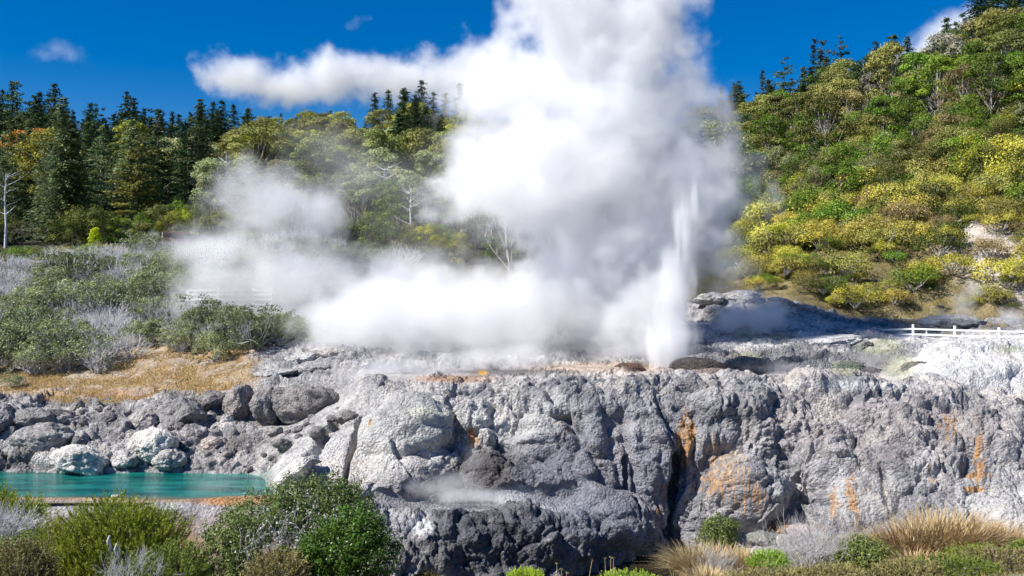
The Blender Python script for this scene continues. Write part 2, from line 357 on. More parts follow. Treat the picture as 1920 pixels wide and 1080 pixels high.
    nz = fbm(P*.7, 401, 5, .6); nz2 = fbm(P*2.5, 421, 4, .6)
    paint(sst(nz, .0, .3)*.7, (.50, .48, .47)); paint(sst(-nz, .02, .3)*.8, (.22, .22, .24)); paint(sst(nz2, .12, .4)*.5, (.56, .55, .54)); paint(sst(-nz2, .15, .4)*.55, (.17, .17, .185))
    top = sst(V, 6.6, 7.3)*(1-sst(V, 10, 10.4))*sst(px, 600, 700)
    paint(top*sst(nz+.35*nz2, -.3, .2)*.8, (.56, .52, .49))
    # grey wet lobes low in the middle
    wet = ell(px+nz*30, py+nz2*10, 980, 930, 200, 85, .3); paint(wet*.85, (.13, .13, .145))
    wet2 = ell(px, py, 960, 1020, 230, 62, .3); paint(wet2*.85, (.10, .105, .12)); paint(ell(px+nz*20, py, 900, 880, 55, 40, .4)*.85, (.12, .11, .11))
    paint(ell(px, py, 720, 980, 60, 30, .4)*.5, (.5, .5, .52)); paint(ell(px, py, 790, 985, 22, 22, .5)*.8, (.8, .8, .8))
    shelf = sst(V, 2.2, 2.5)*(1-sst(V, 2.95, 3.1))*sst(px, 650, 700)*(1-sst(px, 1050, 1150)); paint(shelf*.8, (.30, .30, .32)); paint(shelf*sst(fbm(P*np.array([.6, 3.0, 1]), 441, 4), .05, .3)*.6, (.55, .55, .57))
    # pale slabs and mounds
    paint(ell(px+nz*25, py, 610, 850, 150, 110, .3, -.6)*.85, (.60, .585, .565)); paint(ell(px+nz*40, py, 770, 810, 120, 75, .3)*.8, (.56, .55, .53))
    paint(ell(px+nz*30, py+nz2*10, 960, 780, 110, 45, .4)*.55, (.60, .6, .59))
    paint(sst(V, 7.5, 8.3)*sst(px+nz*30, 1640, 1720)*(1-sst(V, 11.7, 12.5))*.9, (.74, .735, .725))
    paint(sst(V, 10.9, 11.2)*(1-sst(V, 12.0, 12.6))*sst(px, 1200, 1300)*sst(nz, -.35, .05)*.85, (.70, .69, .67))
    paint(ell(px, py, 1880, 960, 110, 50, .4)*.8, (.66, .65, .64))
    paint(sst(V, 9.9, 10.1)*(1-sst(V, 10.85, 11.0))*sst(px, 1330, 1380)*(1-sst(px, 1680, 1760))*.8, (.19, .19, .20))
    paint(ell(px, py, 1580, 722, 150, 8, .5)*.6, (.7, .7, .7))
    # lower half of the wall on the right a bit browner, drips creamy
    paint(ell(px+nz*40, py+nz*20, 1660, 800, 260, 60, .4)*.45, (.40, .355, .345))
    paint(ell(px, py, 1150, 900, 150, 130, .4)*.6, (.23, .245, .30))  # blue shade of the central recess, painted into the wall tint
    # left shore
    sh = left*sst(V, 5.3, 5.8)*(1-sst(V, 8.9, 9.3)); paint(sh*.6, (.37, .355, .345)); paint(sh*sst(nz2+nz, .2, .55)*.7, (.58, .56, .53)); paint(sh*sst(-nz2-.6*nz, -.02, .35)*.85, (.17, .165, .165))
    gr = (1-sst(px+nz*50+(P[:, 1]-60)*1.5, 430, 500))*sst(V+nz*.6, 8.9, 9.5)
    paint(gr, (.47, .38, .29)); paint(gr*sst(fbm(P*1.1, 431, 4), -.25, .15), (.42, .30, .16))
    paint(gr*ell(px, py, 220, 765, 110, 30, .4)*.8, (.50, .27, .16)); paint(gr*ell(px, py, 420, 655, 60, 14, .4)*.7, (.55, .30, .14))
    paint(gr*sst(V, 11.6, 12), (.20, .16, .09))
    # pool bed and rims
    bed = (1-sst(px, 480, 530))*sst(V, 3.0, 3.3)*(1-sst(V, 5.2, 5.45)); paint(bed, (.20, .26, .22))
    rim = (1-sst(px, 500, 560))*sst(V, 2.6, 2.85)*(1-sst(V, 3.3, 3.7)); paint(rim*.9, (.40, .27, .16)); 
    paint(ell(px, py, 450, 940, 80, 9, .5)*.9, (.55, .27, .10))
    paint((1-sst(px, 600, 660))*(1-sst(V, 1.2, 2.2))*.85, (.30, .20, .14))
    paint(sst(V, 11.5, 12.3)*sst(px, 1560, 1640)*sst(nz, -.1, .2)*.8, (.33, .26, .13))
    # ledge algae, yellow sulphur
    for (cx, cy_, rx, ry) in ((1400, 675, 26, 14), (1590, 690, 30, 12), (1400, 630, 25, 8), (1460, 633, 22, 8), (1690, 690, 30, 22), (1890, 655, 30, 8), (1650, 650, 40, 14)):
        paint(ell(px+nz2*12, py, cx, cy_, rx, ry, .5)*.6, (.42, .44, .26))
    paint(ell(px+nz2*10, py, 800, 775, 40, 14, .5)*.6, (.66, .68, .55))
    # mounds by the vent
    paint(ell(px, py, 1120, 691, 130, 12, .4)*.8, (.60, .47, .37)); paint(ell(px, py, 1190, 688, 22, 10, .4)*.9, (.10, .055, .04)); paint(ell(px, py, 1060, 700, 160, 3, .6)*.6, (.75, .73, .7))
    paint(ell(px, py, 850, 710, 75, 7, .5)*.8, (.42, .25, .15)); paint(ell(px+nz2*20, py, 960, 698, 120, 6, .5)*.8, (.16, .15, .14)); paint(ell(px, py, 905, 699, 9, 4, .4), (.75, .42, .08))
    stain = np.zeros(len(P)); cream = np.zeros(len(P))
    for (cx, cy_, rx, ry, a) in ((1285, 820, 14, 60, 1), (1350, 880, 50, 70, .85), (1400, 930, 40, 60, .72), (1050, 800, 14, 35, .8), (890, 820, 14, 22, .9), (1545, 800, 16, 30, .7), (1780, 800, 20, 45, .8), (1835, 850, 16, 60, .9), (1568, 945, 12, 50, .8), (1602, 940, 13, 60, .92),
                               (1830, 890, 50, 8, .8), (1820, 918, 22, 6, 1.2), (850, 855, 12, 12, .6), (690, 790, 10, 14, .9), (665, 850, 6, 40, .7), (1240, 940, 14, 70, .7), (1500, 990, 60, 16, .8), (1755, 900, 6, 60, .7), (730, 880, 10, 30, .5)):
        stain = np.maximum(stain, a*ell(px+nz2*22+nz*14, py, cx, cy_, rx*1.25, ry*1.15, .8)*(1+.35*nz2))
    for (cx, cy_, rx, ry, a) in ((1550, 770, 45, 40, 1), (1360, 860, 60, 60, .8), (1655, 930, 60, 50, .9), (940, 725, 30, 14, .9), (1225, 810, 30, 40, .6), (1590, 950, 40, 60, .8), (1480, 990, 50, 25, .8), (960, 790, 50, 30, .4), (1810, 800, 30, 30, .7), (560, 890, 60, 20, .3), (1320, 690, 60, 8, .5)):
        cream = np.maximum(cream, a*ell(px+nz2*14, py, cx, cy_, rx, ry, .6))
    me = mesh_np('sinter_terrace', Pn, grid_faces(nu, nv), True, M_SINTER)
    vcol(me, 'tint', base*.90); vflt(me, 'stain', stain); vflt(me, 'cream', cream)
    o = link('sinter_terrace', me); tag(o, 'grey sinter terrace of knobbly lobes and drips falling to the stream', kind='structure'); return o
TERRACE = build_terrace()

# hillside behind ---------------------------------------------------------------------------------
def build_hill():
    pxs = np.concatenate([np.linspace(-900, -60, 30), np.arange(-50, 1972, 9.0), np.linspace(1990, 2800, 30)])
    G, vv = sheet(pxs, 13, 18, [40, 40, 40, 30, 20], 3, 4)
    nu, nv = G.shape[:2]; px, py = pix(G); px = px.ravel(); py = py.ravel(); P = G.reshape(-1, 3); N = grid_normals(G).reshape(-1, 3)
    G2, _ = sheet(pxs, 13, 18, [40, 40, 40, 30, 20], 3, 4)
    V = np.broadcast_to(vv, (nu, nv)).ravel()
    n = fbm(P*.22, 501, 5, .6); n2 = fbm(P*1.1, 511, 3)
    k = sst(V, 13.0, 13.15)[:, None]
    Pn = P+N*(n*.9+n2*.2)[:, None]*k
    col = np.tile(np.array([.05, .048, .028]), (len(P), 1))
    def paint(m, c): nonlocal col; m = np.clip(m, 0, 1)[:, None]; col = col*(1-m)+np.array(c)*m
    scrub = sst(px, 1330, 1430)*(1-sst(V, 14.7, 15.3)); paint(scrub, (.20, .165, .07)); paint(scrub*sst(n2+n, 0, .4)*.6, (.33, .27, .15))
    for cx, cy_, rx, ry in ((1860, 480, 90, 50), (1445, 460, 28, 18), (1800, 440, 50, 14), (1900, 545, 30, 40)):
        paint(ell(px+n2*30, py+n*20, cx, cy_, rx, ry, .4), (.62, .56, .51))
    mid = (1-sst(px, 1230, 1330))*(1-sst(V, 13.5, 14)); paint(mid, (.17, .15, .06))
    me = mesh_np('hillside', Pn, grid_faces(nu, nv), True, M_SINTER); vcol(me, 'tint', col); vflt(me, 'stain', np.zeros(len(P))); vflt(me, 'cream', np.zeros(len(P)))
    tag(link('hillside', me), 'forested hillside behind the terrace', kind='structure')
build_hill()

# near bank -----------------------------------------------------------------------------------------
BANK = {-900: [(0, 9.5), (12, 8.2), (18, 6.6), (24, 5.0), (30, 3.2), (33.5, 1.9), (36, .2)],
        300: [(0, 9.5), (12, 8.0), (18, 6.3), (24, 4.7), (29, 3.0), (33.0, 2.0), (36, .2)],
        420: [(0, 9.5), (12, 8.0), (18, 6.2), (24, 4.5), (29, 2.9), (33.0, 2.0), (36, .2)],
        720: [(0, 9.5), (12, 8.0), (18, 5.8), (24, 4.0), (29, 2.2), (32.5, .7), (36, -.3)],
        1080: [(0, 9.5), (12, 8.0), (18, 5.9), (24, 4.3), (29, 3.3), (32.5, 1.2), (35, -.3)],
        1240: [(0, 9.5), (12, 8.0), (18, 6.0), (24, 4.6), (29, 3.2), (33, 1.0), (35.5, -.3)],
        1300: [(0, 9.5), (12, 8.0), (18, 6.1), (24, 4.8), (30, 3.5), (35, 2.3), (38.5, .4)],
        1500: [(0, 9.5), (12, 8.0), (18, 6.1), (24, 4.9), (30, 3.7), (35, 2.8), (41.4, 1.6)],
        1800: [(0, 9.5), (12, 8.2), (18, 6.3), (24, 5.0), (30, 3.8), (35, 2.9), (40.6, 2.3)],
        2800: [(0, 9.5), (12, 8.4), (18, 6.8), (24, 5.6), (30, 4.2), (35, 3.2), (39, 2.2)]}
BK = np.array(sorted(BANK)); BA = np.array([BANK[k] for k in sorted(BANK)], float)
def bank_prof(px):
    px = np.atleast_1d(np.asarray(px, float)); j = np.clip(np.searchsorted(BK, px)-1, 0, len(BK)-2); t = np.clip((px-BK[j])/(BK[j+1]-BK[j]), 0, 1)[:, None, None]
    return BA[j]*(1-t)+BA[j+1]*t
def bank_z(px, Y):
    p = bank_prof(px)[0]; return float(np.interp(Y, p[:, 0], p[:, 1]))
def on_bank(px, Y, dz=0): return Vector(((px-960)/FPX*Y, Y, bank_z(px, Y)+dz))
def build_bank():
    pxs = np.concatenate([np.linspace(-900, -60, 30), np.arange(-50, 1972, 6.0), np.linspace(1990, 2800, 30)])
    Ys = np.concatenate([np.linspace(-.2, 16, 20), np.linspace(16.3, 41, 170)])
    p = bank_prof(pxs); G = np.zeros((len(pxs), len(Ys), 3))
    for i in range(len(pxs)):
        yy = np.minimum(Ys, p[i, -1, 0]); y2 = np.where(Ys > p[i, -1, 0], yy+(Ys-p[i, -1, 0])*.02, Ys)
        G[i, :, 1] = y2; G[i, :, 2] = np.interp(y2, p[i, :, 0], p[i, :, 1]); G[i, :, 0] = (pxs[i]-960)/FPX*np.maximum(y2, 8)
    P = G.reshape(-1, 3).copy(); n = fbm(P*.9, 601, 5, .6); px, py = pix(np.maximum(G, [-1e9, 1, -1e9])); px = px.ravel(); py = py.ravel()
    P[:, 2] += .28*n+.08*fbm(P*4, 611, 3)
    col = np.tile(np.array([.20, .15, .085]), (len(P), 1))
    def paint(m, c): nonlocal col; m = np.clip(m, 0, 1)[:, None]; col = col*(1-m)+np.array(c)*m
    paint(sst(n, -.1, .3), (.30, .25, .16)); paint(sst(fbm(P*2.2, 621, 4), .05, .35)*.8, (.42, .40, .37))
    paint(sst(P[:, 1], 33, 36)*sst(px, 1300, 1380)*.9, (.52, .50, .48)); paint(sst(fbm(P*1.2, 631, 3), .1, .3)*.6*(1-sst(P[:, 1], 30, 34)), (.12, .15, .04))
    me = mesh_np('near_bank', P, grid_faces(len(pxs), len(Ys)), True, M_SINTER); vcol(me, 'tint', col); vflt(me, 'stain', np.zeros(len(P))); vflt(me, 'cream', np.zeros(len(P)))
    tag(link('near_bank', me), 'scrubby near bank of the stream', kind='structure')
build_bank()

# ground to the horizon
me = mesh_np('ground', [(-4000, -400, -1.2), (4000, -400, -1.2), (4000, 6000, -1.2), (-4000, 6000, -1.2)], [(0, 1, 2, 3)])
t = NT('far_ground'); n = t.noise(t.n('NewGeometry').outputs['Position'], .05, 5, .6); t.l(t.mix(n, (.05, .06, .025), (.12, .11, .05)), t.b.inputs['Base Color']); t.b.inputs['Roughness'].default_value = 1
me.materials.append(t.m); tag(link('ground', me), kind='structure')

# water ----------------------------------------------------------------------------------------------
def water_material(name, ca, cb, rough, bs, wav, edge=None):
    t = NT(name); P = t.n('NewGeometry').outputs['Position']
    n = t.noise(t.scaled(P, (.35, 1.6, 1)), .8, 5, .65)
    c = t.mix(t.rng(n, .38, .62), ca, cb)
    if edge:
        sp = t.n('SeparateXYZ'); t.l(P, sp.inputs[0]); wv = t.math('ADD', sp.outputs[1], t.math('MULTIPLY', t.noise(P, .5, 3), 1.2))
        c = t.mix(t.rng(wv, edge[0], edge[1], 1, 0), c, edge[2])
    t.l(c, t.b.inputs['Base Color']); t.b.inputs['Roughness'].default_value = rough; t.b.inputs['IOR'].default_value = 1.33
    h = t.noise(t.scaled(P, (1.0, 2.6, 1)), wav, 3, .6); t.l(t.bump(h, bs, .03), t.b.inputs['Normal'])
    return t.m
def water_plane(name, pts, z, mat, label):
    me = mesh_np(name, [(x, y, z) for x, y in pts], [tuple(range(len(pts)))], False, mat); return tag(link(name, me), label, kind='structure')
M_TEAL = water_material('teal_water', (.0, .06, .06), (.01, .20, .165), .08, 1.0, 5.0, (39.55, 40.7, (.20, .165, .10)))
water_plane('hot_pool', [(-62, 38.6), (-9.2, 38.6), (-9.2, 46.5), (-62, 48)], 3.66, M_TEAL, 'teal hot pool below the rocky shore')
M_STREAM = water_material('stream_water', (.012, .011, .006), (.03, .026, .014), .10, .5, 3.0)
water_plane('stream', [(-6, 20), (30, 20), (30, 44.5), (-6, 44.5)], .8, M_STREAM, 'dark stream at the foot of the terrace')
M_BROWN = water_material('brown_water', (.16, .09, .05), (.30, .21, .15), .15, .4, 3.0)
water_plane('brown_pool', [(-14.5, 31), (-8.5, 31), (-8.5, 38.0), (-14.5, 38.0)], 2.62, M_BROWN, 'shallow brown pool between the two near bushes')
M_PALE = water_material('pale_water', (.20, .24, .31), (.30, .34, .42), .2, .4, 3.0)
# ------------------------------------------------------------------ boulders and outcrops
def rock_mesh(seed, round_=.5, sub=5, npl=16, rough=1.0):
    bm = bmesh.new(); bmesh.ops.create_icosphere(bm, subdivisions=sub, radius=1); V = np.array([v.co[:] for v in bm.verts]); F = np.array([[v.index for v in f.verts] for f in bm.faces]); bm.free()
    r = np.random.default_rng(seed); n = r.normal(size=(npl, 3)); n /= np.linalg.norm(n, axis=1, keepdims=True); dd = r.uniform(.62, .95, npl)
    c = V@n.T; R = np.where(c > .05, dd/np.maximum(c, .05), 9); R = R.min(1); R = np.minimum(R, 1.0); R = R*(1-round_)+round_*.85
    P = V*R[:, None]+seed*3.1; f1, f2, cid = worley(P*2.6, seed); e = f2-f1
    a = fbm(P*1.7, seed, 5, .6)*.17+(cid-.5)*.12*sst(e, 0, .2)-.05*(1-sst(e, 0, .1))+fbm(P*7, seed+9, 3, .6)*.035
    return V*(R+a*rough)[:, None], F
def rock(name, px, py, Y, w, h, th, label, col=(.40, .39, .39), seed=1, tilt=0, round_=.4, group=None, cat='boulder', rough=1.0, stain=0, sub=5, yaw=0):
    V, F = rock_mesh(seed, round_, sub, rough=rough); k = m_per_px(Y)
    V = V*np.array([w*k/2*1.12, th/2, h*k/2*1.12])
    c, s = math.cos(tilt), math.sin(tilt); V = np.stack([V[:, 0]*c+V[:, 2]*s, V[:, 1], -V[:, 0]*s+V[:, 2]*c], 1)
    me = mesh_np(name, V, F, True, M_SINTER)
    n = fbm(V*2+seed, seed, 4, .6)
    C = np.array(col)[None, :]*.92*(1+.35*n[:, None]); dk = sst(fbm(V*4.5+seed, seed+5, 4, .65), .12, .38)[:, None]*.6; C = C*(1-dk)+C*.35*dk; vcol(me, 'tint', C); vflt(me, 'stain', np.full(len(V), stain)*sst(n, -.2, .2)); vflt(me, 'cream', np.full(len(V), .3*(stain > 0)))
    o = link(name, me); o.location = at(px, py, Y); o.rotation_euler.z = yaw
    return tag(o, label, cat, group)
WHT = (.76, .73, .68); PAL = (.56, .545, .52); GRY = (.30, .29, .285); DRK = (.13, .125, .125); BRN = (.27, .25, .235)
rock('boulder', 150, 864, 45.0, 118, 62, 2.4, 'cream white angular boulder with its foot in the teal pool', WHT, 3, .12, .15)
rock('boulder', 282, 836, 45.9, 88, 62, 2.2, 'pale blocky boulder above the far edge of the teal pool', WHT, 5, -.1, .2)
rock('boulder', 318, 862, 45.4, 66, 46, 1.8, 'rounded pale grey boulder at the waterline of the teal pool', PAL, 8, 0, .6)
rock('boulder', 237, 862, 45.5, 44, 44, 1.5, 'small pale boulder wedged between two larger ones by the pool', PAL, 9, .2, .3)
rock('boulder', 76, 826, 47.0, 118, 62, 2.6, 'long weathered grey boulder behind the white one at the pool', (.40, .385, .37), 12, -.15, .35)
rock('boulder', 6, 788, 49.0, 52, 60, 2.5, 'dark grey craggy rock cut by the left edge of the photo', (.27, .26, .27), 14, 0, .2)
rock('boulder', 62, 788, 49.5, 100, 42, 2.4, 'grey ledge rock with dark cavities on the left shore', GRY, 15, .1, .25)
rock('boulder', 112, 780, 50.5, 60, 24, 1.6, 'low dark rock on top of the left shore ledge', DRK, 16, .1, .25)
rock('outcrop', 340, 782, 49.8, 92, 76, 2.6, 'craggy grey outcrop left of the dark cleft on the shore', GRY, 17, .2, .2, cat='outcrop')
rock('outcrop', 272, 792, 49.8, 64, 60, 2.2, 'knobbly grey outcrop left of centre on the rocky shore', (.42, .40, .38), 18, -.2, .25, cat='outcrop')
rock('boulder', 372, 822, 48.0, 50, 34, 1.5, 'small grey boulder below the craggy shore outcrop', GRY, 19, .3, .3)
rock('outcrop', 396, 758, 52.2, 78, 50, 2.4, 'dark shaded rock over the cleft on the shore', (.24, .225, .215), 20, .1, .2, cat='outcrop')
rock('outcrop', 452, 762, 52.0, 62, 78, 2.6, 'tall brown grey rock face, leftmost of the three massive ones', (.33, .30, .285), 21, 0, .25, group='massive rock faces', cat='outcrop')
rock('outcrop', 500, 766, 51.7, 58, 88, 2.8, 'tall brown grey rock face, middle of the three massive ones', (.31, .29, .28), 22, 0, .3, group='massive rock faces', cat='outcrop')
rock('outcrop', 575, 762, 51.6, 128, 92, 3.2, 'widest brown grey rock face, rightmost of the three massive ones', (.28, .265, .26), 23, 0, .25, group='massive rock faces', cat='outcrop')
rock('boulder', 452, 806, 48.6, 96, 26, 1.2, 'pale knobbly rock shaped like a log on the flat shelf', (.62, .60, .57), 24, .22, .5, rough=1.5)
rock('boulder', 424, 790, 48.9, 26, 26, .9, 'pale round knob at the raised end of the log shaped rock', (.6, .58, .55), 25, 0, .6)
rock('boulder', 398, 832, 47.0, 40, 26, 1.0, 'pinkish pale rock in front of the log shaped rock', (.58, .50, .45), 26, 0, .3)
rock('boulder', 300, 712, 58.5, 22, 10, .8, 'small dark rock lying on the ochre grass slope', BRN, 27, 0, .3)
rock('boulder', 424, 712, 57.2, 26, 10, .8, 'low brown rock where the ochre grass meets the grey rock', BRN, 28, 0, .3)
rock('rock_slab', 510, 702, 56.5, 110, 22, 2.6, 'light grey slab above the massive rock faces', (.52, .51, .50), 29, -.12, .3, cat='slab')
rock('rock_slab', 600, 692, 56.6, 96, 34, 2.6, 'dull grey humped slab over the widest rock face', (.40, .39, .39), 30, -.1, .4, cat='slab')
rock('rock_slab', 628, 664, 59.0, 90, 30, 2.6, 'pale slab with a rusty underside below the steam', (.60, .56, .52), 31, .1, .3, cat='slab', stain=.4)
rock('rock_slab', 566, 672, 58.5, 74, 22, 2.0, 'white slab left of the rusty one below the steam', (.60, .59, .57), 32, -.1, .3, cat='slab')
rock('rock_slab', 672, 690, 56.6, 66, 24, 2.0, 'smooth pale slab nearest the plateau on its left side', (.56, .55, .54), 33, .2, .5, cat='slab')
rock('rock_slab', 545, 892, 41.3, 96, 40, 1.6, 'white slanted slab, lowest on the pool side of the cracks', WHT, 34, -.75, .45, cat='slab', rough=.5)
rock('rock_slab', 573, 868, 42.0, 60, 22, 1.0, 'small dark edged block wedged between the slanted white slabs', PAL, 35, -.35, .2, cat='slab')
rock('vent_mound', 1308, 690, 52.6, 118, 40, 3.2, 'dark brown smooth mound right beside the geyser vent', (.085, .07, .065), 36, .06, .85, cat='mound', rough=.4)
rock('vent_mound', 1330, 699, 51.6, 100, 22, 2.0, 'reddish tan low mound in front of the dark vent mound', (.30, .235, .205), 37, .05, .85, cat='mound', rough=.4)
rock('vent_mound', 1106, 697, 53.0, 190, 26, 4.0, 'broad cream and tan mound left of the geyser vent', (.60, .48, .38), 38, -.02, .85, cat='mound', rough=.4)
rock('vent_mound', 1180, 693, 52.3, 62, 26, 1.8, 'dark red brown rock at the left lip of the vent', (.12, .065, .05), 39, .1, .7, cat='mound', rough=.6)
rock('boulder', 1505, 724, 49.5, 62, 16, 1.3, 'dark topped rock on the terrace rim, left of the white one', (.33, .32, .31), 40, 0, .3)
rock('boulder', 1590, 722, 49.6, 78, 26, 1.6, 'white and yellow rock with dark hollows on the terrace rim', (.66, .64, .56), 41, .05, .3)
rock('boulder', 1622, 730, 49.0, 16, 12, .6, 'small black rock at the end of the white rim rock', (.10, .10, .10), 42, 0, .3)
rock('rock_slab', 1700, 696, 52.2, 84, 22, 1.6, 'dark tilted slab with a mossy edge beside the white mound', (.16, .16, .14), 43, -.55, .3, cat='slab')
rock('ledge', 1395, 688, 55.2, 100, 40, 2.0, 'dark grey ledge with mossy top right of the vent mounds', (.17, .175, .18), 44, 0, .55, cat='ledge')
rock('ledge', 1480, 694, 55.6, 110, 34, 2.0, 'wet grey ledge between the mossy ledges', (.19, .195, .22), 45, 0, .55, cat='ledge')
rock('ledge', 1590, 692, 55.6, 74, 30, 2.0, 'green stained ledge beside the pale blue pool', (.15, .18, .14), 46, .05, .5, cat='ledge')
rock('ledge', 1640, 704, 54.4, 60, 30, 1.6, 'blackish ledge rock standing in the pale blue pool', (.14, .13, .13), 47, .1, .4, cat='ledge')
rock('rock_slab', 1530, 642, 60.0, 200, 26, 4.5, 'long white sinter sheet with an undercut dark edge', (.70, .69, .67), 48, -.10, .5, cat='slab', rough=.6)
rock('boulder', 1610, 650, 59.0, 56, 20, 2.0, 'grey rock under the end of the white sinter sheet', (.30, .30, .28), 49, -.2, .3)
rock('boulder', 1660, 655, 58.6, 70, 18, 2.0, 'greenish grey rock in front of the white fence', (.34, .36, .31), 50, 0, .4)
rock('boulder', 1745, 655, 59.0, 90, 22, 2.2, 'blue grey rock below the middle posts of the white fence', (.27, .30, .31), 51, .05, .4)
rock('boulder', 1392, 636, 63.0, 44, 16, 1.6, 'yellow green stained rock left of the small steam puff', (.40, .42, .26), 52, 0, .5)
rock('boulder', 1465, 637, 63.0, 60, 14, 1.6, 'sulphur yellow rock right of the small steam puff', (.46, .47, .30), 53, 0, .5)
rock('outcrop', 1328, 560, 74.0, 64, 24, 3.0, 'grey outcrop nearest the water jet below the hill', (.42, .42, .42), 54, -.1, .3, cat='outcrop')
rock('outcrop', 1345, 592, 71.0, 56, 40, 3.0, 'stacked grey outcrop behind the left end of the fence', (.44, .43, .42), 55, .1, .25, cat='outcrop')
rock('outcrop', 1388, 557, 75.0, 70, 26, 3.0, 'pale humped outcrop, topmost of the rocks below the scrub', (.50, .49, .48), 56, -.05, .4, cat='outcrop')
rock('outcrop', 1410, 568, 73.5, 60, 28, 3.0, 'blocky outcrop with dark joints right of the humped one', (.40, .40, .41), 57, .1, .1, cat='outcrop')
rock('outcrop', 1462, 572, 73.5, 60, 26, 3.0, 'grey banded outcrop below a bright green bush', (.38, .38, .40), 58, .15, .15, cat='outcrop')
rock('outcrop', 1505, 583, 73.0, 60, 22, 2.6, 'dark jointed outcrop running down to the right', (.30, .31, .33), 59, .3, .15, cat='outcrop')
rock('outcrop', 1550, 602, 71.0, 66, 30, 2.6, 'pale knobbly outcrop at the foot of the scrub slope', (.55, .54, .53), 60, .1, .3, cat='outcrop')
rock('outcrop', 1785, 608, 70.5, 130, 36, 5.0, 'cracked grey dome rock behind the white fence', (.42, .42, .42), 61, .05, .6, cat='outcrop')
rock('boulder', 1735, 622, 68.0, 56, 20, 1.8, 'dark rubble rock between the fence and the cracked dome', (.16, .15, .15), 62, 0, .1)
rock('boulder', 1860, 650, 57.5, 80, 18, 2.2, 'white dripping ledge rock under the right end of the fence', (.68, .68, .63), 63, -.1, .5)
rock('boulder', 1860, 705, 50.3, 70, 22, 1.4, 'grey broken rock set in the white mound', (.33, .33, .34), 64, -.2, .2)
rock('boulder', 1790, 694, 50.6, 30, 9, .7, 'thin grey shard in a hollow of the white mound', (.22, .22, .22), 65, -.1, .2)
rock('boulder', 1910, 760, 46.4, 26, 24, 1.0, 'black rock at the right end of the terrace rim', (.09, .09, .09), 66, 0, .3)
rock('boulder', 1868, 752, 47.0, 20, 10, .6, 'tiny white block on the right of the terrace rim', (.78, .78, .78), 67, 0, .1)
rock('boulder', 1465, 992, 41.0, 42, 36, 1.2, 'rusty rounded boulder at the foot of the orange rock', (.42, .24, .11), 68, 0, .6, stain=.8)
rock('boulder', 1500, 1000, 40.4, 50, 38, 1.4, 'smooth pink and white boulder at the terrace foot', (.60, .50, .43), 69, .2, .6, stain=.3)
rock('boulder', 1478, 1020, 39.0, 44, 36, 1.2, 'white boulder streaked with rust above the grey twigs', (.58, .56, .52), 70, .5, .3, stain=.3)
rock('boulder', 1430, 1010, 39.6, 66, 26, 1.4, 'grey green wet rock at the base of the orange rock', (.28, .29, .25), 71, .1, .3)
rock('boulder', 1895, 1000, 38.5, 90, 60, 2.0, 'white lumpy sinter block behind the long dry tussock', (.64, .63, .62), 72, 0, .5)
rock('boulder', 228, 1002, 37.4, 26, 10, .6, 'small white stone beside the brown pool', (.7, .68, .64), 73, 0, .4)
rock('boulder', 218, 930, 39.3, 18, 6, .35, 'thin white stone on the rim of the teal pool', (.7, .68, .64), 74, 0, .4)
# loose rubble on the left shore: each stone its own, all of one look
rr = random.Random(5); RUB = [rock_mesh(200+i, .05, 4, 9) for i in range(5)]; RM = []
for i, (V, F) in enumerate(RUB):
    me = mesh_np('rubble_stone', V, F, True, M_SINTER); vcol(me, 'tint', np.array((.26, .25, .24))*(.7+.15*i)); vflt(me, 'stain', np.zeros(len(V))); vflt(me, 'cream', np.zeros(len(V))); RM.append(me)
for i in range(80):
    px = rr.uniform(-30, 440) if i % 4 else rr.uniform(430, 660); Y = rr.uniform(46, 53) if i % 4 else rr.uniform(44, 48)
    s = rr.choice((.16, .2, .28, .4)); o = link('stone', RM[i % 5]); o.location = on_ground(px, Y, s*.25); o.scale = (s*rr.uniform(.9, 1.6), s, s*rr.uniform(.6, .9)); o.rotation_euler = (rr.uniform(-.4, .4), rr.uniform(-.4, .4), rr.uniform(0, 6))
    tag(o, 'loose grey stone lying among the boulders of the left shore', 'stone', 'loose stones on the left shore')

# ------------------------------------------------------------------ plant building blocks
def leaf_material(name, a, b, trans=.25, rough=.6, var=.35, k=1.75):
    a = tuple(min(.8, x*k) for x in a); b = tuple(min(.8, x*k) for x in b)
    t = NT(name); oi = t.n('ObjectInfo'); lv = t.attr('lv').outputs['Fac']
    c = t.mix(lv, a, b); hv = t.n('HueSaturation'); t.l(c, hv.inputs['Color'])
    t.l(t.rng(oi.outputs['Random'], 0, 1, 1-var, 1+var), hv.inputs['Value'])
    t.l(t.rng(t.math('FRACT', t.math('MULTIPLY', oi.outputs['Random'], 7.13)), 0, 1, .485, .515), hv.inputs['Hue'])
    t.l(hv.outputs[0], t.b.inputs['Base Color']); t.b.inputs['Roughness'].default_value = rough; t.b.inputs['Specular IOR Level'].default_value = .3
    tr = t.n('BsdfTranslucent'); t.l(hv.outputs[0], tr.inputs['Color']); mx = t.n('MixShader'); mx.inputs[0].default_value = trans
    t.l(t.b.outputs[0], mx.inputs[1]); t.l(tr.outputs[0], mx.inputs[2]); t.l(mx.outputs[0], t.out.inputs[0]); return t.m
def bark_material(name, col, c2):
    t = NT(name); P = t.n('TexCoord').outputs['Object']; n = t.noise(t.scaled(P, (3, 3, .8)), 1.5, 4, .6)
    t.l(t.mix(t.rng(n, .35, .65), col, c2), t.b.inputs['Base Color']); t.b.inputs['Roughness'].default_value = .9; return t.m
def unit(a): return a/(np.linalg.norm(a, axis=-1, keepdims=True)+1e-9)
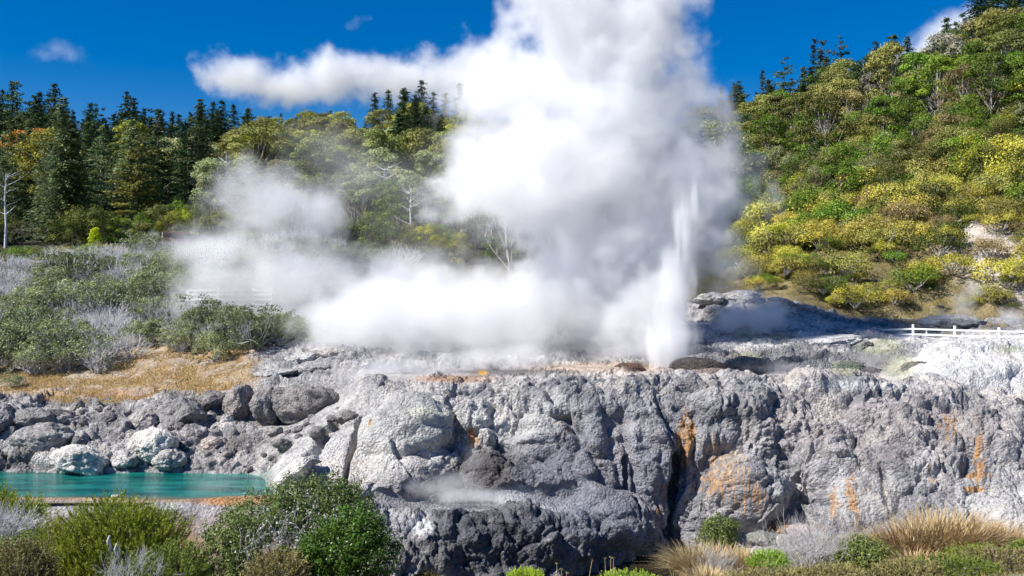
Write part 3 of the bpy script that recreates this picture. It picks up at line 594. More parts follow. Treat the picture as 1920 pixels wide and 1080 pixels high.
def cards(C, N, L, Wd, r, along=None):
    """leaf quads centred at C facing N (slightly folded diamond); L length, Wd width"""
    n = len(C); N = unit(N+r.normal(scale=.55, size=(n, 3)))
    T = unit(np.cross(N, r.normal(size=(n, 3)))) if along is None else unit(along+r.normal(scale=.25, size=(n, 3)))
    B = unit(np.cross(N, T)); L = np.broadcast_to(L, n)[:, None]*r.uniform(.7, 1.3, (n, 1)); Wd = np.broadcast_to(Wd, n)[:, None]*r.uniform(.8, 1.2, (n, 1))
    V = np.stack([C-T*L/2, C+B*Wd/2-T*L*.05, C+T*L/2, C-B*Wd/2-T*L*.05], 1).reshape(-1, 3)
    F = np.arange(4*n).reshape(n, 4); return V, F
def tube(pts, rad, k=5):
    pts = np.asarray(pts, float); rad = np.broadcast_to(np.asarray(rad, float), len(pts)); d = np.gradient(pts, axis=0); d = unit(d)
    u = unit(np.cross(d, np.array([.31, .95, .05]))); v = np.cross(d, u); a = np.arange(k)/k*2*math.pi
    V = (pts[:, None]+rad[:, None, None]*(np.cos(a)[None, :, None]*u[:, None]+np.sin(a)[None, :, None]*v[:, None])).reshape(-1, 3)
    F = []
    for i in range(len(pts)-1):
        for j in range(k): F.append((i*k+j, i*k+(j+1) % k, (i+1)*k+(j+1) % k, (i+1)*k+j))
    return V, np.array(F)
class Acc:
    def __init__(s): s.V = []; s.F = []; s.n = 0; s.lv = []
    def add(s, VF, lv=.5):
        V, F = VF; s.V.append(V); s.F.append(F+s.n); s.n += len(V); s.lv.append(np.broadcast_to(lv, len(V)) if np.ndim(lv) == 0 else np.repeat(lv, len(V)//len(lv))); return s
    def mesh(s, name, mat, smooth=False):
        me = mesh_np(name, np.concatenate(s.V), np.concatenate(s.F), smooth, mat); vflt(me, 'lv', np.clip(np.concatenate(s.lv), 0, 1)); return me
def sph(r, n, upper=-1.0):
    d = unit(r.normal(size=(int(n*2.5)+8, 3))); d = d[d[:, 2] > upper][:n]; return d
def clump(acc, r, c, rad, n, L, W_, lvb, flat=.8):
    d = sph(r, n, -.45); rr_ = rad*r.uniform(.55, 1.05, (len(d), 1)); C = c+d*rr_*np.array([1, 1, flat])
    acc.add(cards(C, d+np.array([0, 0, .5]), L, W_, r), np.clip(lvb+r.normal(scale=.2, size=len(d)), 0, 1))

def broad_tree(seed, H=10, R=3.2, nb=26, cards_n=95, base=.35, flat=.65, L=.34, ubr=1.0):
    L *= .66; cards_n = int(cards_n*1.9)
    """trunk with limbs + crown of leaf clumps; returns (trunk mesh arrays, crown Acc)"""
    r = np.random.default_rng(seed); cr = Acc(); tr = Acc(); top = []
    lean = r.normal(scale=.05, size=2); n = 6; zz = np.linspace(0, H*.82, n); P = np.stack([lean[0]*zz+.15*np.sin(zz*.6+seed), lean[1]*zz, zz], 1); tr.add(tube(P, np.linspace(.17, .05, n)*H/10, 6))
    for i in range(nb):
        t = r.uniform(0, 1)**.7; a = r.uniform(0, 2*math.pi); h = H*(base+(1-base)*t*.93); w = R*math.sqrt(max(.04, 1-(2*t-.85)**2*.8))*r.uniform(.35, 1.0)*ubr
        c = np.array([math.cos(a)*w+lean[0]*h, math.sin(a)*w+lean[1]*h, h]); rad = r.uniform(.6, 1.15)*R*.34
        clump(cr, r, c, rad, cards_n, L, L*.75, r.uniform(.15, .85), flat)
        k = min(n-1, int(max(0, h-H*.3)/H*n)); b = P[k]; tr.add(tube([b, (b+c)/2+np.array([0, 0, -.1*H*.3]), c], [.06*H/10, .04*H/10, .02*H/10], 4))
    return tr, cr
def conifer(seed, H=14, R=2.6, whorls=26, br=8, base=.12, droop=.25, L=.5, power=.8, gap=.0):
    r = np.random.default_rng(seed); cr = Acc(); tr = Acc(); zz = np.linspace(0, H*.97, 7); bend = r.normal(scale=.02, size=2)
    P = np.stack([bend[0]*zz, bend[1]*zz, zz], 1); tr.add(tube(P, np.linspace(.19, .02, 7)*H/14, 6)); CC = []; NN = []; LV = []; AL = []
    for k in range(whorls):
        t = (k+.5)/whorls; h0 = H*(base+(1-base)*t); sp = H*(1-base)/whorls; w = R*(1-t)**power*r.uniform(.8, 1.15)+.12
        nb = max(4, int(br*(1-.4*t)))
        if r.uniform() < gap: nb = max(2, nb//2)
        for j in range(nb):
            h = min(H*1.0, h0+r.uniform(-.8, .8)*sp); a = 2*math.pi*(j+r.uniform(-.35, .35))/nb+k*1.7; ww = w*r.uniform(.65, 1.12); m = max(4, int(ww/.22)); s = np.linspace(.12, 1, m); up = .18*(1-t)*-1+.35*t
            d = np.array([math.cos(a), math.sin(a), 0]); pos = d*(s*ww)[:, None]; pos[:, 2] = h+ww*(up*s-droop*s**2)+0*s; lvb = r.uniform(.2, .8)
            for q in range(5):
                off = r.normal(scale=.13+.10*ww/R, size=(m, 3))*np.array([1, 1, .6]); CC.append(pos+off+np.array([bend[0]*h, bend[1]*h, 0])); NN.append(np.tile([0, 0, 1.0], (m, 1))+d*.6); LV.append(np.clip(lvb+.25*(s-.5)+r.normal(scale=.12, size=m), 0, 1)); AL.append(np.tile(d+np.array([0, 0, -.15]), (m, 1)))
    C = np.concatenate(CC); cr.add(cards(C, np.concatenate(NN), L*.72, L*.32, r, np.concatenate(AL)), np.concatenate(LV)); return tr, cr
def bush(seed, H=2.0, R=1.6, nb=18, cn=170, L=.105, twigs=8, W_=None):
    r = np.random.default_rng(seed); cr = Acc(); tw = Acc()
    for i in range(nb):
        a = r.uniform(0, 6.28); q = math.sqrt(r.uniform(0, 1)); h = H*.55*math.sqrt(max(.05, 1-q*q*.9))*r.uniform(.75, 1.25); c = np.array([math.cos(a)*q*R*.8, math.sin(a)*q*R*.8, h])
        clump(cr, r, c, r.uniform(.32, .5)*R*.85, cn, L, W_ or L*.7, r.uniform(.1, .9), .85)
    d = sph(r, 90, 0.0); C = d*np.array([R*.75, R*.75, H*.6]); cr.add(cards(C, d, L*1.6, L*1.4, r), .1)
    for i in range(twigs):
        a = r.uniform(0, 6.28); e = np.array([math.cos(a)*R*.6, math.sin(a)*R*.6, H*r.uniform(.4, .62)]); tw.add(tube([(0, 0, -.1), e*.5+np.array([0, 0, -.1]), e], [.05, .035, .015], 4))
    return tw, cr
def twig_shrub(seed, H=2.2, R=1.5, stems=26, depth=3, rad=.035, green=0, spread=1.0, L=.095):
    """grey leafless branches forking upward; a few leaf tufts when green > 0"""
    r = np.random.default_rng(seed); tw = Acc(); tips = []
    def grow(p, d, ln, rr_, k):
        n = 4; pts = [p]; dd = d
        for i in range(n-1):
            dd = unit(dd+r.normal(scale=.16, size=3)+np.array([0, 0, .05])); pts.append(pts[-1]+dd*ln/(n-1))
        tw.add(tube(pts, np.linspace(rr_, rr_*.6, n), 3), r.uniform(.2, .9))
        if k <= 1: tips.append(pts[-1]); return
        for j in range(r.integers(2, 4)): grow(pts[-1], unit(dd+r.normal(scale=.38, size=3)), ln*r.uniform(.6, .85), rr_*.62, k-1)
        if r.uniform() < .6: grow(pts[2], unit(dd+r.normal(scale=.5, size=3)), ln*.6, rr_*.55, k-1)
    for i in range(stems):
        a = r.uniform(0, 6.28); q = r.uniform(.1, 1)*spread; d = unit(np.array([math.cos(a)*q, math.sin(a)*q, 1.0])); grow(np.array([math.cos(a)*R*.25*q, math.sin(a)*R*.25*q, -.1]), d, H*.36*r.uniform(.8, 1.2), rad, depth)
    cr = None
    if green:
        cr = Acc(); T = np.array(tips)
        for c in T[r.permutation(len(T))[:int(len(T)*green)]]: clump(cr, r, c, .30, 34, L, L*.8, r.uniform(.0, .95))
    return tw, cr

M_BARKP = bark_material('pale_bark', (.50, .46, .40), (.30, .27, .23)); M_BARKD = bark_material('dark_bark', (.12, .09, .07), (.20, .16, .13)); M_TWIG = bark_material('grey_twigs', (.52, .51, .52), (.36, .34, .33)); M_TWIGW = bark_material('white_twigs', (.66, .66, .68), (.50, .50, .50))
PAL_ = {'darkpine': ((.012, .026, .010), (.040, .062, .018)), 'pine': ((.022, .042, .016), (.085, .115, .035)), 'fir': ((.035, .060, .028), (.13, .17, .065)),
        'euc': ((.055, .068, .018), (.22, .22, .055)), 'eucgold': ((.09, .10, .012), (.30, .30, .03)), 'eucgrey': ((.07, .085, .035), (.26, .28, .13)), 'orange': ((.18, .08, .015), (.42, .21, .04)),
        'green': ((.03, .06, .008), (.14, .21, .02)), 'olive': ((.045, .05, .012), (.17, .17, .04)), 'brown': ((.10, .08, .03), (.27, .21, .09)), 'grey': ((.12, .12, .09), (.28, .27, .20)),
        'scrubyel': ((.16, .15, .02), (.40, .36, .06)), 'scrubol': ((.12, .115, .028), (.25, .225, .06)), 'scrubdk': ((.03, .04, .008), (.12, .14, .02)), 'greygreen': ((.065, .08, .035), (.22, .25, .115)), 'lime': ((.16, .22, .005), (.45, .50, .01))}
LM = {k: leaf_material(k+'_leaves', *v) for k, v in PAL_.items()}

def proto(tr, cr, mt, ml, a='trunk', b='crown'):
    L = []
    if tr is not None: L.append((a, tr.mesh(a, mt, True)))
    if cr is not None: L.append((b, cr.mesh(b, ml)))
    return L
_cache = {}
def recolor(P, key, ml):
    k = (id(P), key)
    if k not in _cache:
        out = []
        for nm, me in P:
            if nm in ('crown', 'foliage'): me = me.copy(); me.materials.clear(); me.materials.append(ml)
            out.append((nm, me))
        _cache[k] = (out, P)
    return _cache[k][0]
def place(P, name, loc, s, label, cat, group=None, rz=0, sz=None, tiltx=0):
    if sz is None and name in ('conifer', 'evergreen_tree'): sz = s*RND.uniform(.78, 1.2); tiltx = RND.uniform(-.04, .04)
    e = empty(name, loc, label, cat, group, rz, (s, s, sz or s)); e.rotation_euler = (tiltx, 0, rz)
    for nm, me in P: link(nm, me, parent=e)
    return e
RND = random.Random(11)
CON = [proto(*conifer(40+i, 14, 2.7+.35*(i % 3), 30, 9, .06+.05*(i % 2), .22, .5, .62), M_BARKD, LM['darkpine']) for i in range(5)]       # dense dark
FIR = [proto(*conifer(60+i, 12, 3.0, 22, 8, .12, .12, .42, .75, .15), M_BARKP, LM['fir']) for i in range(3)]                           # soft, open
PIN = [proto(*conifer(70+i, 13, 3.8, 13, 7, .25, .02, .62, .55, .3), M_BARKD, LM['pine']) for i in range(3)]                            # wide, tiered
SPI = [proto(*conifer(80+i, 14, 1.6, 22, 6, .25, .05, .42, .8, .2), M_BARKD, LM['darkpine']) for i in range(3)]                        # thin spires
BRD = [proto(*broad_tree(90+i, 10, 3.2, 26+4*i, 95), M_BARKP, LM['euc']) for i in range(4)]
UMB = [proto(*broad_tree(100+i, 10, 3.4, 22, 100, .55, .5), M_BARKP, LM['euc']) for i in range(3)]
LOW = [proto(*broad_tree(110+i, 6, 2.9, 24, 100, .12, .8, .26), M_BARKD, LM['green']) for i in range(3)]
BSH = [proto(*bush(120+i, 2, 1.7, 15), M_TWIG, LM['scrubyel'], 'twigs', 'foliage') for i in range(5)]
GSH = [proto(*twig_shrub(130+i, 2.6, 1.6, 26, 3, .036, .0), M_TWIGW, None, 'twigs', 'foliage') for i in range(3)]
GGS = [proto(*twig_shrub(140+i, 2.4, 1.7, 24, 3, .034, .55, 1.1), M_TWIGW, LM['greygreen'], 'twigs', 'foliage') for i in range(4)]

PINd = [recolor(p, 'darkpine', LM['darkpine']) for p in PIN+FIR]
# ---- left forest --------------------------------------------------------------------------------
n = 0
for row in range(6):                                   # the dark conifer stand under the ridge
    Y0 = 238-row*13
    for px in np.arange(-60, 470, 17+row*1.2):
        X = px+RND.uniform(-8, 8); Y = Y0+RND.uniform(-5, 5)
        if row >= 3 and X > 180+RND.uniform(-60, 60)+(5-row)*70: continue
        s = RND.uniform(.9, 1.25)*(1.0 if row else 1.05)
        if X < 80: s *= 1.12
        place(RND.choice(CON+CON+PINd), 'conifer', on_ground(X, Y, -.4), s*RND.uniform(.85, 1.1), 'dark conifer in the dense stand along the top of the left ridge', 'conifer', 'dark conifers on the left ridge', RND.uniform(0, 6)); n += 1
for px in np.arange(450, 905, 15):                      # ridge behind the steam
    X = px+RND.uniform(-9, 9); dens = 720 < X < 880
    place(RND.choice(CON+PINd+SPI if not dens else CON), 'conifer', on_ground(X, 224+RND.uniform(-6, 6), -.4), RND.uniform(.75, 1.15)*(1.2 if dens else 1), 'pointed conifer on the skyline between the left ridge and the plume', 'conifer', 'skyline conifers left of the plume', RND.uniform(0, 6))
for px in (735, 752, 768, 785, 800, 815, 828, 742, 776, 806):
    place(RND.choice(CON), 'conifer', on_ground(px, 196+RND.uniform(-8, 8), -.4), RND.uniform(1.0, 1.25), 'tall dark conifer in the tight clump left of the plume', 'conifer', 'conifer clump left of the plume', RND.uniform(0, 6))
place(PIN[0], 'pine_tree', on_ground(376, 214, 0), 1.35, 'umbrella shaped pine standing above the ridge under the cloud', 'pine', rz=1)
place(PIN[1], 'pine_tree', on_ground(430, 214, -1), 1.15, 'bushy dark pine just right of the umbrella shaped pine', 'pine', rz=2)
place(PIN[2], 'pine_tree', on_ground(30, 205, -1), 1.7, 'tallest dark pine at the far left of the ridge', 'pine', rz=2)
BKEY = ['euc', 'euc', 'eucgold', 'eucgrey', 'eucgrey', 'olive']
def mixed(px0, px1, Y0, Y1, cnt, label, group, keys=BKEY, s0=.75, s1=1.15, P=None, name='broadleaf_tree', cat='tree', dz=-.5, cond=None):
    for i in range(cnt):
        for _ in range(20):
            X = RND.uniform(px0, px1); Y = RND.uniform(Y0, Y1)
            if cond is None or cond(X, Y): break
        p = RND.choice(P or (BRD+UMB)); k = RND.choice(keys)
        place(recolor(p, k, LM[k]), name, on_ground(X, Y, dz), RND.uniform(s0, s1), label, cat, group, RND.uniform(0, 6))
mixed(440, 960, 148, 222, 125, 'rounded eucalyptus in the grove on the slope left of the plume', 'eucalyptus grove left of the plume', ['euc', 'euc', 'eucgold', 'eucgrey', 'eucgold', 'olive'], 1.0, 1.5, None, 'eucalyptus_tree', 'eucalyptus')
mixed(360, 960, 112, 150, 48, 'pale trunked tree low on the slope behind the left steam', 'trees low on the slope behind the steam', ['euc', 'eucgrey', 'eucgrey', 'olive', 'green'], .7, 1.0)
mixed(-40, 380, 112, 160, 40, 'dark evergreen in the shaded wood at the foot of the left hill', 'shaded trees at the foot of the left hill', ['darkpine', 'pine', 'olive', 'fir', 'fir', 'pine'], .85, 1.2, CON+FIR+PIN, 'evergreen_tree', 'evergreen')
mixed(-40, 700, 104, 112, 34, 'low dark bush along the edge of the left wood', 'bushes along the wood edge', ['scrubdk', 'olive', 'green', 'scrubdk'], .5, .8, LOW, 'bush', 'bush')
for px, Y, s, k, P, lb in ((48, 163, .95, 'orange', UMB[0], 'orange crowned tree, highest of the two orange ones on the left'), (70, 158, .72, 'orange', BRD[0], 'broad orange brown tree below the highest orange crown'),
        (92, 140, .9, 'eucgold', BRD[1], 'yellow green tree right under the orange brown one'), (120, 150, .9, 'olive', BRD[2], 'tree with golden tipped crown right of the orange ones'), (258, 168, .95, 'eucgold', UMB[1], 'bright yellow green flat crown in front of the dark conifers'),
        (312, 150, .8, 'eucgrey', UMB[2], 'grey green flat crowned tree right of the bright yellow crown'), (352, 146, .85, 'eucgrey', BRD[3], 'slim pale green tree under the umbrella shaped pine'), (290, 145, .75, 'eucgold', UMB[0], 'small yellow crown below the bright yellow one')):
    place(recolor(P, k, LM[k]), 'broadleaf_tree', on_ground(px, Y, 0), s*1.5, lb, 'tree', rz=px, sz=s*1.5)
for px, Y, s, k, i, lb in ((272, 118, .92, 'fir', 0, 'soft green fir with visible pale trunk above the yellow bushes'), (228, 122, .72, 'fir', 1, 'smaller soft green fir left of the one with the pale trunk'), (185, 132, 1.15, 'fir', 2, 'tall green fir rising in the middle of the left wood'),
        (140, 134, 1.0, 'pine', 0, 'olive green fir between the golden tree and the tall fir'), (100, 122, .95, 'pine', 1, 'fir with light branches at the lower left of the wood'), (250, 112, .45, 'fir', 2, 'small fir at the foot of the two soft green firs'), (880, 118, .75, 'eucgrey', 1, 'misty grey green fir at the left edge of the plume'), (560, 150, 1.05, 'pine', 2, 'dark fir standing among the eucalyptus above the left steam')):
    place(recolor(FIR[i], k, LM[k]), 'fir_tree', on_ground(px, Y, -.3), s, lb, 'fir', rz=px)
for px, Y, H, lb in ((10, 108, 8, 'bare white dead tree at the far left edge'), (216, 138, 7, 'vine covered dead tree with a tangled pale top'), (424, 140, 10, 'slim pale dead trunk rising from the left steam'), (548, 135, 8, 'short pale dead trunk above the left steam'), (720, 125, 9, 'pale dead trunk in the mist right of the left steam'), (770, 110, 7, 'pale forked trunk above the green bushes by the plume')):
    r_ = np.random.default_rng(px); a = Acc(); a.add(tube([(0, 0, -.3), (.1, 0, H*.3), (-.05, 0, H*.65), (.1, 0, H)], [.17, .14, .1, .03], 6)); b = Acc()
    for j in range(20):
        h = H*r_.uniform(.35, .97); an = r_.uniform(0, 6.28); l_ = H*.26*r_.uniform(.5, 1.2); b.add(tube([(0, 0, h), (math.cos(an)*l_*.5, math.sin(an)*l_*.5, h+l_*.2), (math.cos(an)*l_, math.sin(an)*l_, h+l_*.5)], [.05, .035, .012], 4))
    place([('trunk', a.mesh('trunk', M_TWIGW, True)), ('branches', b.mesh('branches', M_TWIGW, True))], 'dead_tree', on_ground(px, Y), 1, lb, 'dead tree')
mixed(960, 1340, 100, 205, 26, 'tree behind the plume on the hollow between the hills', 'trees behind the plume', BKEY, 1.2, 1.5)
mixed(40, 420, 140, 172, 22, 'golden green rounded tree scattered among the left conifers', 'golden trees among the left conifers', ['eucgold', 'euc', 'eucgrey', 'orange', 'eucgold'], .7, 1.0, BRD+UMB)
# foot of the left wood
cy1 = Acc(); r_ = np.random.default_rng(7)
for i in range(70):
    a = r_.uniform(0, 6.28); h = r_.uniform(.1, 3.6); w = 1.5*max(.02, 1-h/4.1)**.65; clump(cy1, r_, np.array([math.cos(a)*w*.8, math.sin(a)*w*.8, h]), .38, 60, .15, .1, r_.uniform(.3, .9))
place([('crown', cy1.mesh('crown', LM['lime']))], 'conical_shrub', on_ground(178, 101, 0), .62, 'lime green cone shaped shrub at the edge of the left wood', 'shrub')
place(recolor(LOW[0], 'lime', LM['eucgold']), 'bush', on_ground(328, 103, -.2), .62, 'bright yellow bush above the red brown hut wall', 'bush')
place(recolor(LOW[1], 'eucgrey', LM['euc']), 'bush', on_ground(265, 101, -.2), .5, 'pale olive bush left of the bright yellow one', 'bush')
place(recolor(LOW[2], 'lime', LM['lime']), 'bush', on_ground(350, 108, -.2), .6, 'small lime bush rising right behind the bright yellow one', 'bush')
for i in range(34):
    px = RND.uniform(90, 300); Y = RND.uniform(92, 99); k = RND.choice(['scrubyel', 'scrubol', 'eucgold'])
    place(recolor(RND.choice(BSH), k, LM[k]), 'shrub', on_ground(px, Y, -.1), RND.uniform(.45, .8), 'low golden shrub in the band below the left wood', 'shrub', 'golden shrubs below the left wood', RND.uniform(0, 6))
for i in range(26):
    px = RND.uniform(-30, 110); Y = RND.uniform(84, 99); k = RND.choice(['scrubdk', 'olive', 'green', 'scrubol'])
    place(recolor(RND.choice(BSH), k, LM[k]), 'shrub', on_ground(px, Y, -.1), RND.uniform(.6, 1.0), 'green and olive shrub in the hollow at the far left', 'shrub', 'shrubs in the hollow at the far left', RND.uniform(0, 6))
# ---- grey green thicket on the left slope ---------------------------------------------------------
def left_ok(X, Y):
    p = ground_z(X, Y); py = 540-(p-CZ)/Y*FPX
    return py < (722 if X < 150 else (722-(X-150)*.42 if X < 255 else 662))
k_ = 0
for i in range(420):
    X = RND.uniform(-60, 470); Y = 60+30*RND.random()**.9
    if not left_ok(X, Y-.8) or (X < 100 and Y > 84) or (X > 340 and 66 < Y < 71) or k_ >= 235: continue
    pyg = 540-(ground_z(X, Y)-CZ)/Y*FPX
    bare = (150 < X < 262 and pyg > 600) or (X < 60 and pyg < 590) or (X < 300 and pyg < 545 and RND.random() < .6)
    if (bare and RND.random() < .85) or RND.random() < .38: place(RND.choice(GSH), 'bare_shrub', on_ground(X, Y), RND.uniform(.65, 1.0), 'bare grey white shrub of fine forking twigs on the left slope', 'shrub', 'bare grey shrubs on the left slope', RND.uniform(0, 6))
    else: place(RND.choice(GGS), 'grey_green_shrub', on_ground(X, Y), RND.choice((.6, .8, 1.0, 1.35))*RND.uniform(.85, 1.1), 'grey green shrub of the thicket covering the left slope', 'shrub', 'grey green thicket on the left slope', RND.uniform(0, 6))
    k_ += 1
for i in range(44):                                       # further shrubs, pale in the mist
    X = RND.uniform(440, 760); Y = RND.uniform(80, 97)
    if RND.random() < .5: place(RND.choice(GSH), 'bare_shrub', on_ground(X, Y), RND.uniform(.9, 1.4), 'bare white twig shrub half hidden in mist beside the plume', 'shrub', 'bare shrubs in the mist', RND.uniform(0, 6))
    else: place(RND.choice(GGS), 'grey_green_shrub', on_ground(X, Y), RND.uniform(.8, 1.2), 'pale green shrub half hidden in mist beside the plume', 'shrub', 'green shrubs in the mist', RND.uniform(0, 6))
for i in range(12):
    X = RND.uniform(330, 640); Y = RND.uniform(62.5, 66)
    place(RND.choice(GGS), 'grey_green_shrub', on_ground(X, Y), RND.uniform(.55, .9), 'misty shrub on the bank between the ochre slope and the steam', 'shrub', 'misty shrubs above the ochre slope', RND.uniform(0, 6))
rb = recolor(BSH[2], 'greygreen', LM['greygreen']); place(rb, 'round_bush', on_ground(398, 60.0, -.05), .95, 'round grey green bush alone on the ochre grass slope', 'bush', sz=1.15)
place(recolor(BSH[1], 'greygreen', LM['greygreen']), 'round_bush', on_ground(468, 61.5, -.05), .55, 'small misty bush right of the round one on the ochre slope', 'bush')
place(GGS[0], 'grey_green_shrub', on_ground(22, 57.5, -.05), .4, 'small silvery shrub alone on the ochre grass at the left', 'shrub')
mixed(700, 960, 100, 110, 16, 'fresh green bush between the mist and the trees', 'green bushes behind the steam', ['green', 'olive', 'lime', 'green'], .4, .7, LOW, 'bush', 'bush')

# ---- right hill -----------------------------------------------------------------------------------
def rh(X, Y): return ground_z(X, Y)
def bare(X, Y):
    py = 540-(ground_z(X, Y)-CZ)/Y*FPX
    for cx, cy_, rx, ry in ((1862, 482, 80, 42), (1445, 460, 20, 14), (1800, 440, 40, 9)):
        if ((X-cx)/rx)**2+((py-cy_)/ry)**2 < 1: return RND.random() < .72
    return False
k_ = 0
for i in range(700):
    X = RND.uniform(1375, 1960); t_ = RND.random()
    p = prof(X)[0]; Y0 = p[13, 0]+.6; Y1 = p[15, 0]+2; Y = Y0+(Y1-Y0)*t_**.85
    if bare(X, Y) or k_ >= 290: continue
    k = RND.choice(['scrubyel', 'scrubyel', 'scrubyel', 'scrubol', 'scrubol', 'scrubyel', 'olive', 'brown', 'scrubol'] if RND.random() < .85 else ['green', 'scrubdk'])
    place(recolor(RND.choice(BSH), k, LM[k]), 'scrub_bush', on_ground(X, Y, .4), RND.choice((.5, .7, .9, 1.1, 1.5))*RND.uniform(.8, 1.15)*(.8+.5*t_), 'yellow green scrub bush on the sunlit lower slope of the right hill', 'bush', 'scrub bushes on the right slope', RND.uniform(0, 6)); k_ += 1
RK = ['green', 'green', 'olive', 'green', 'euc', 'brown', 'eucgrey', 'olive', 'eucgold', 'green']
def hillrow(f, Ya, Yb, cnt, P, keys, s0, s1, label, group, x0=1350, x1=1960, name='broadleaf_tree', cat='tree'):
    for i in range(cnt):
        X = RND.uniform(x0, x1); p = prof(X)[0]; a = p[int(Ya), 0]*(1-Ya % 1)+p[int(Ya)+1, 0]*(Ya % 1); b = p[int(Yb), 0]*(1-Yb % 1)+p[min(18, int(Yb)+1), 0]*(Yb % 1)
        Y = RND.uniform(a, b); k = RND.choice(keys); place(recolor(RND.choice(P), k, LM[k]), name, on_ground(X, Y, -.3), RND.uniform(s0, s1), label, cat, group, RND.uniform(0, 6))
hillrow(0, 14.75, 15.5, 70, LOW, RK, .6, .95, 'low bushy green tree where scrub gives way to woodland', 'low trees at the woodland edge', name='low_tree')
hillrow(0, 15.4, 16.2, 75, LOW+BRD+LOW, RK, .7, 1.1, 'mixed green and brown tree on the middle of the right hill', 'mixed trees in the middle of the right hill')
hillrow(0, 16.1, 16.9, 62, BRD+UMB, ['euc', 'olive', 'scrubdk', 'grey', 'pine', 'pine', 'green'], .85, 1.3, 'olive or grey crowned tree high on the right hill', 'olive trees high on the right hill')
hillrow(0, 16.3, 16.8, 26, GSH, ['grey'], 1.8, 2.8, 'leafless pinkish grey sapling among the trees of the right hill', 'bare saplings on the right hill', 1640, 1960, 'bare_sapling', 'sapling')
hillrow(0, 16.7, 17.05, 64, CON+PIN+FIR+SPI+PIN, ['darkpine', 'pine', 'pine'], .7, 1.2, 'dark conifer on the skyline of the right hill', 'skyline conifers of the right hill', 1340, 1700, 'conifer', 'conifer')
hillrow(0, 16.7, 17.05, 26, CON+PIN+FIR, ['darkpine', 'pine'], .6, 1.0, 'dark conifer near the top right corner of the hill', 'conifers at the top right', 1690, 1960, 'conifer', 'conifer')
for px, f, s, k, P, lb in ((1840, 16.9, .95, 'darkpine', CON[0], 'tall dark pointed conifer left of the two highest at the top right'), (1855, 16.95, 1.0, 'darkpine', CON[1], 'tall dark conifer in the middle of the group at the top right'), (1893, 16.9, 1.1, 'darkpine', CON[2], 'highest dark conifer, close to the top right corner'),
        (1775, 16.9, .72, 'pine', PIN[0], 'spreading green pine against the right cloud'), (1752, 16.9, .6, 'pine', PIN[1], 'left part of the pine pair against the right cloud'), (1690, 16.9, .55, 'darkpine', PIN[2], 'round topped dark pine left of the spreading pines'), (1632, 17, .62, 'darkpine', SPI[0], 'slim spired conifer where the right cloud begins'), (1620, 17, .55, 'darkpine', SPI[1], 'shorter spired conifer just left of the slim one'),
        (1522, 17, .68, 'darkpine', CON[3], 'broad dark conifer in the middle of the right skyline'), (1445, 16.9, .8, 'olive', BRD[0], 'brown olive eucalyptus rising above the right skyline')):
    p = prof(px)[0]; Y = p[int(f), 0]*(1-f % 1)+p[min(18, int(f)+1), 0]*(f % 1)
    place(recolor(P, k, LM[k]), 'hill_tree', on_ground(px, Y, -.4), s*1.45, lb, 'tree', rz=px)
for px, f, s, k, P, lb in ((1405, 16.0, .8, 'lime', UMB[0], 'lime flat crowned tree beside the right edge of the plume, upper one'), (1400, 15.7, .8, 'lime', UMB[1], 'lime flat crowned tree beside the right edge of the plume, lower one'), (1468, 14.12, .55, 'lime', LOW[1], 'bright green bush just above the grey outcrops')):
    p = prof(px)[0]; Y = p[int(f), 0]*(1-f % 1)+p[int(f)+1, 0]*(f % 1)
    place(recolor(P, k, LM[k]), 'bright_tree', on_ground(px, Y, -.3), s, lb, 'tree', rz=px)
# ------------------------------------------------------------------ foreground plants
def feather_bush(seed, lobes, shoots, L=.34, blades=26, bl=.045, bw=.007):
    """fine leaved bush: upright plumes set over several lobes; lobes = (cx, cy, cz, rx, ry, rz)"""
    r = np.random.default_rng(seed); a = Acc(); tw = Acc(); w = np.array([l[3]*l[5] for l in lobes]); w = w/w.sum(); C = []; N = []; AL = []; LV = []
    for i in range(shoots):
        l = lobes[r.choice(len(lobes), p=w)]; c = np.array(l[:3]); R = np.array(l[3:6]); d = unit(r.normal(size=3)); d[2] = abs(d[2])*1.0-.25; d = unit(d)
        p = c+d*R*r.uniform(.55, 1.0); g = unit(d*np.array([.8, .8, .5])+np.array([0, 0, 1.0])+r.normal(scale=.2, size=3)); ll = L*r.uniform(.6, 1.25); s = r.uniform(0, 1, blades); q = p+g*(s*ll)[:, None]
        o = unit(r.normal(size=(blades, 3))); o = unit(g*1.15+o); lv = r.uniform(.2, .85)
        C.append(q+o*bl*.4); AL.append(o); N.append(unit(r.normal(size=(blades, 3)))); LV.append(np.clip(lv+.25*(s-.5)+r.normal(scale=.1, size=blades), 0, 1))
        if i % 6 == 0: tw.add(tube([c+np.array([0, 0, -R[2]*.5]), (c+p)/2, p+g*ll*.5], [.012, .007, .003], 3))
    a.add(cards(np.concatenate(C), np.concatenate(N), bl*1.6, bw*2.2, r, np.concatenate(AL)), np.concatenate(LV)); return tw, a
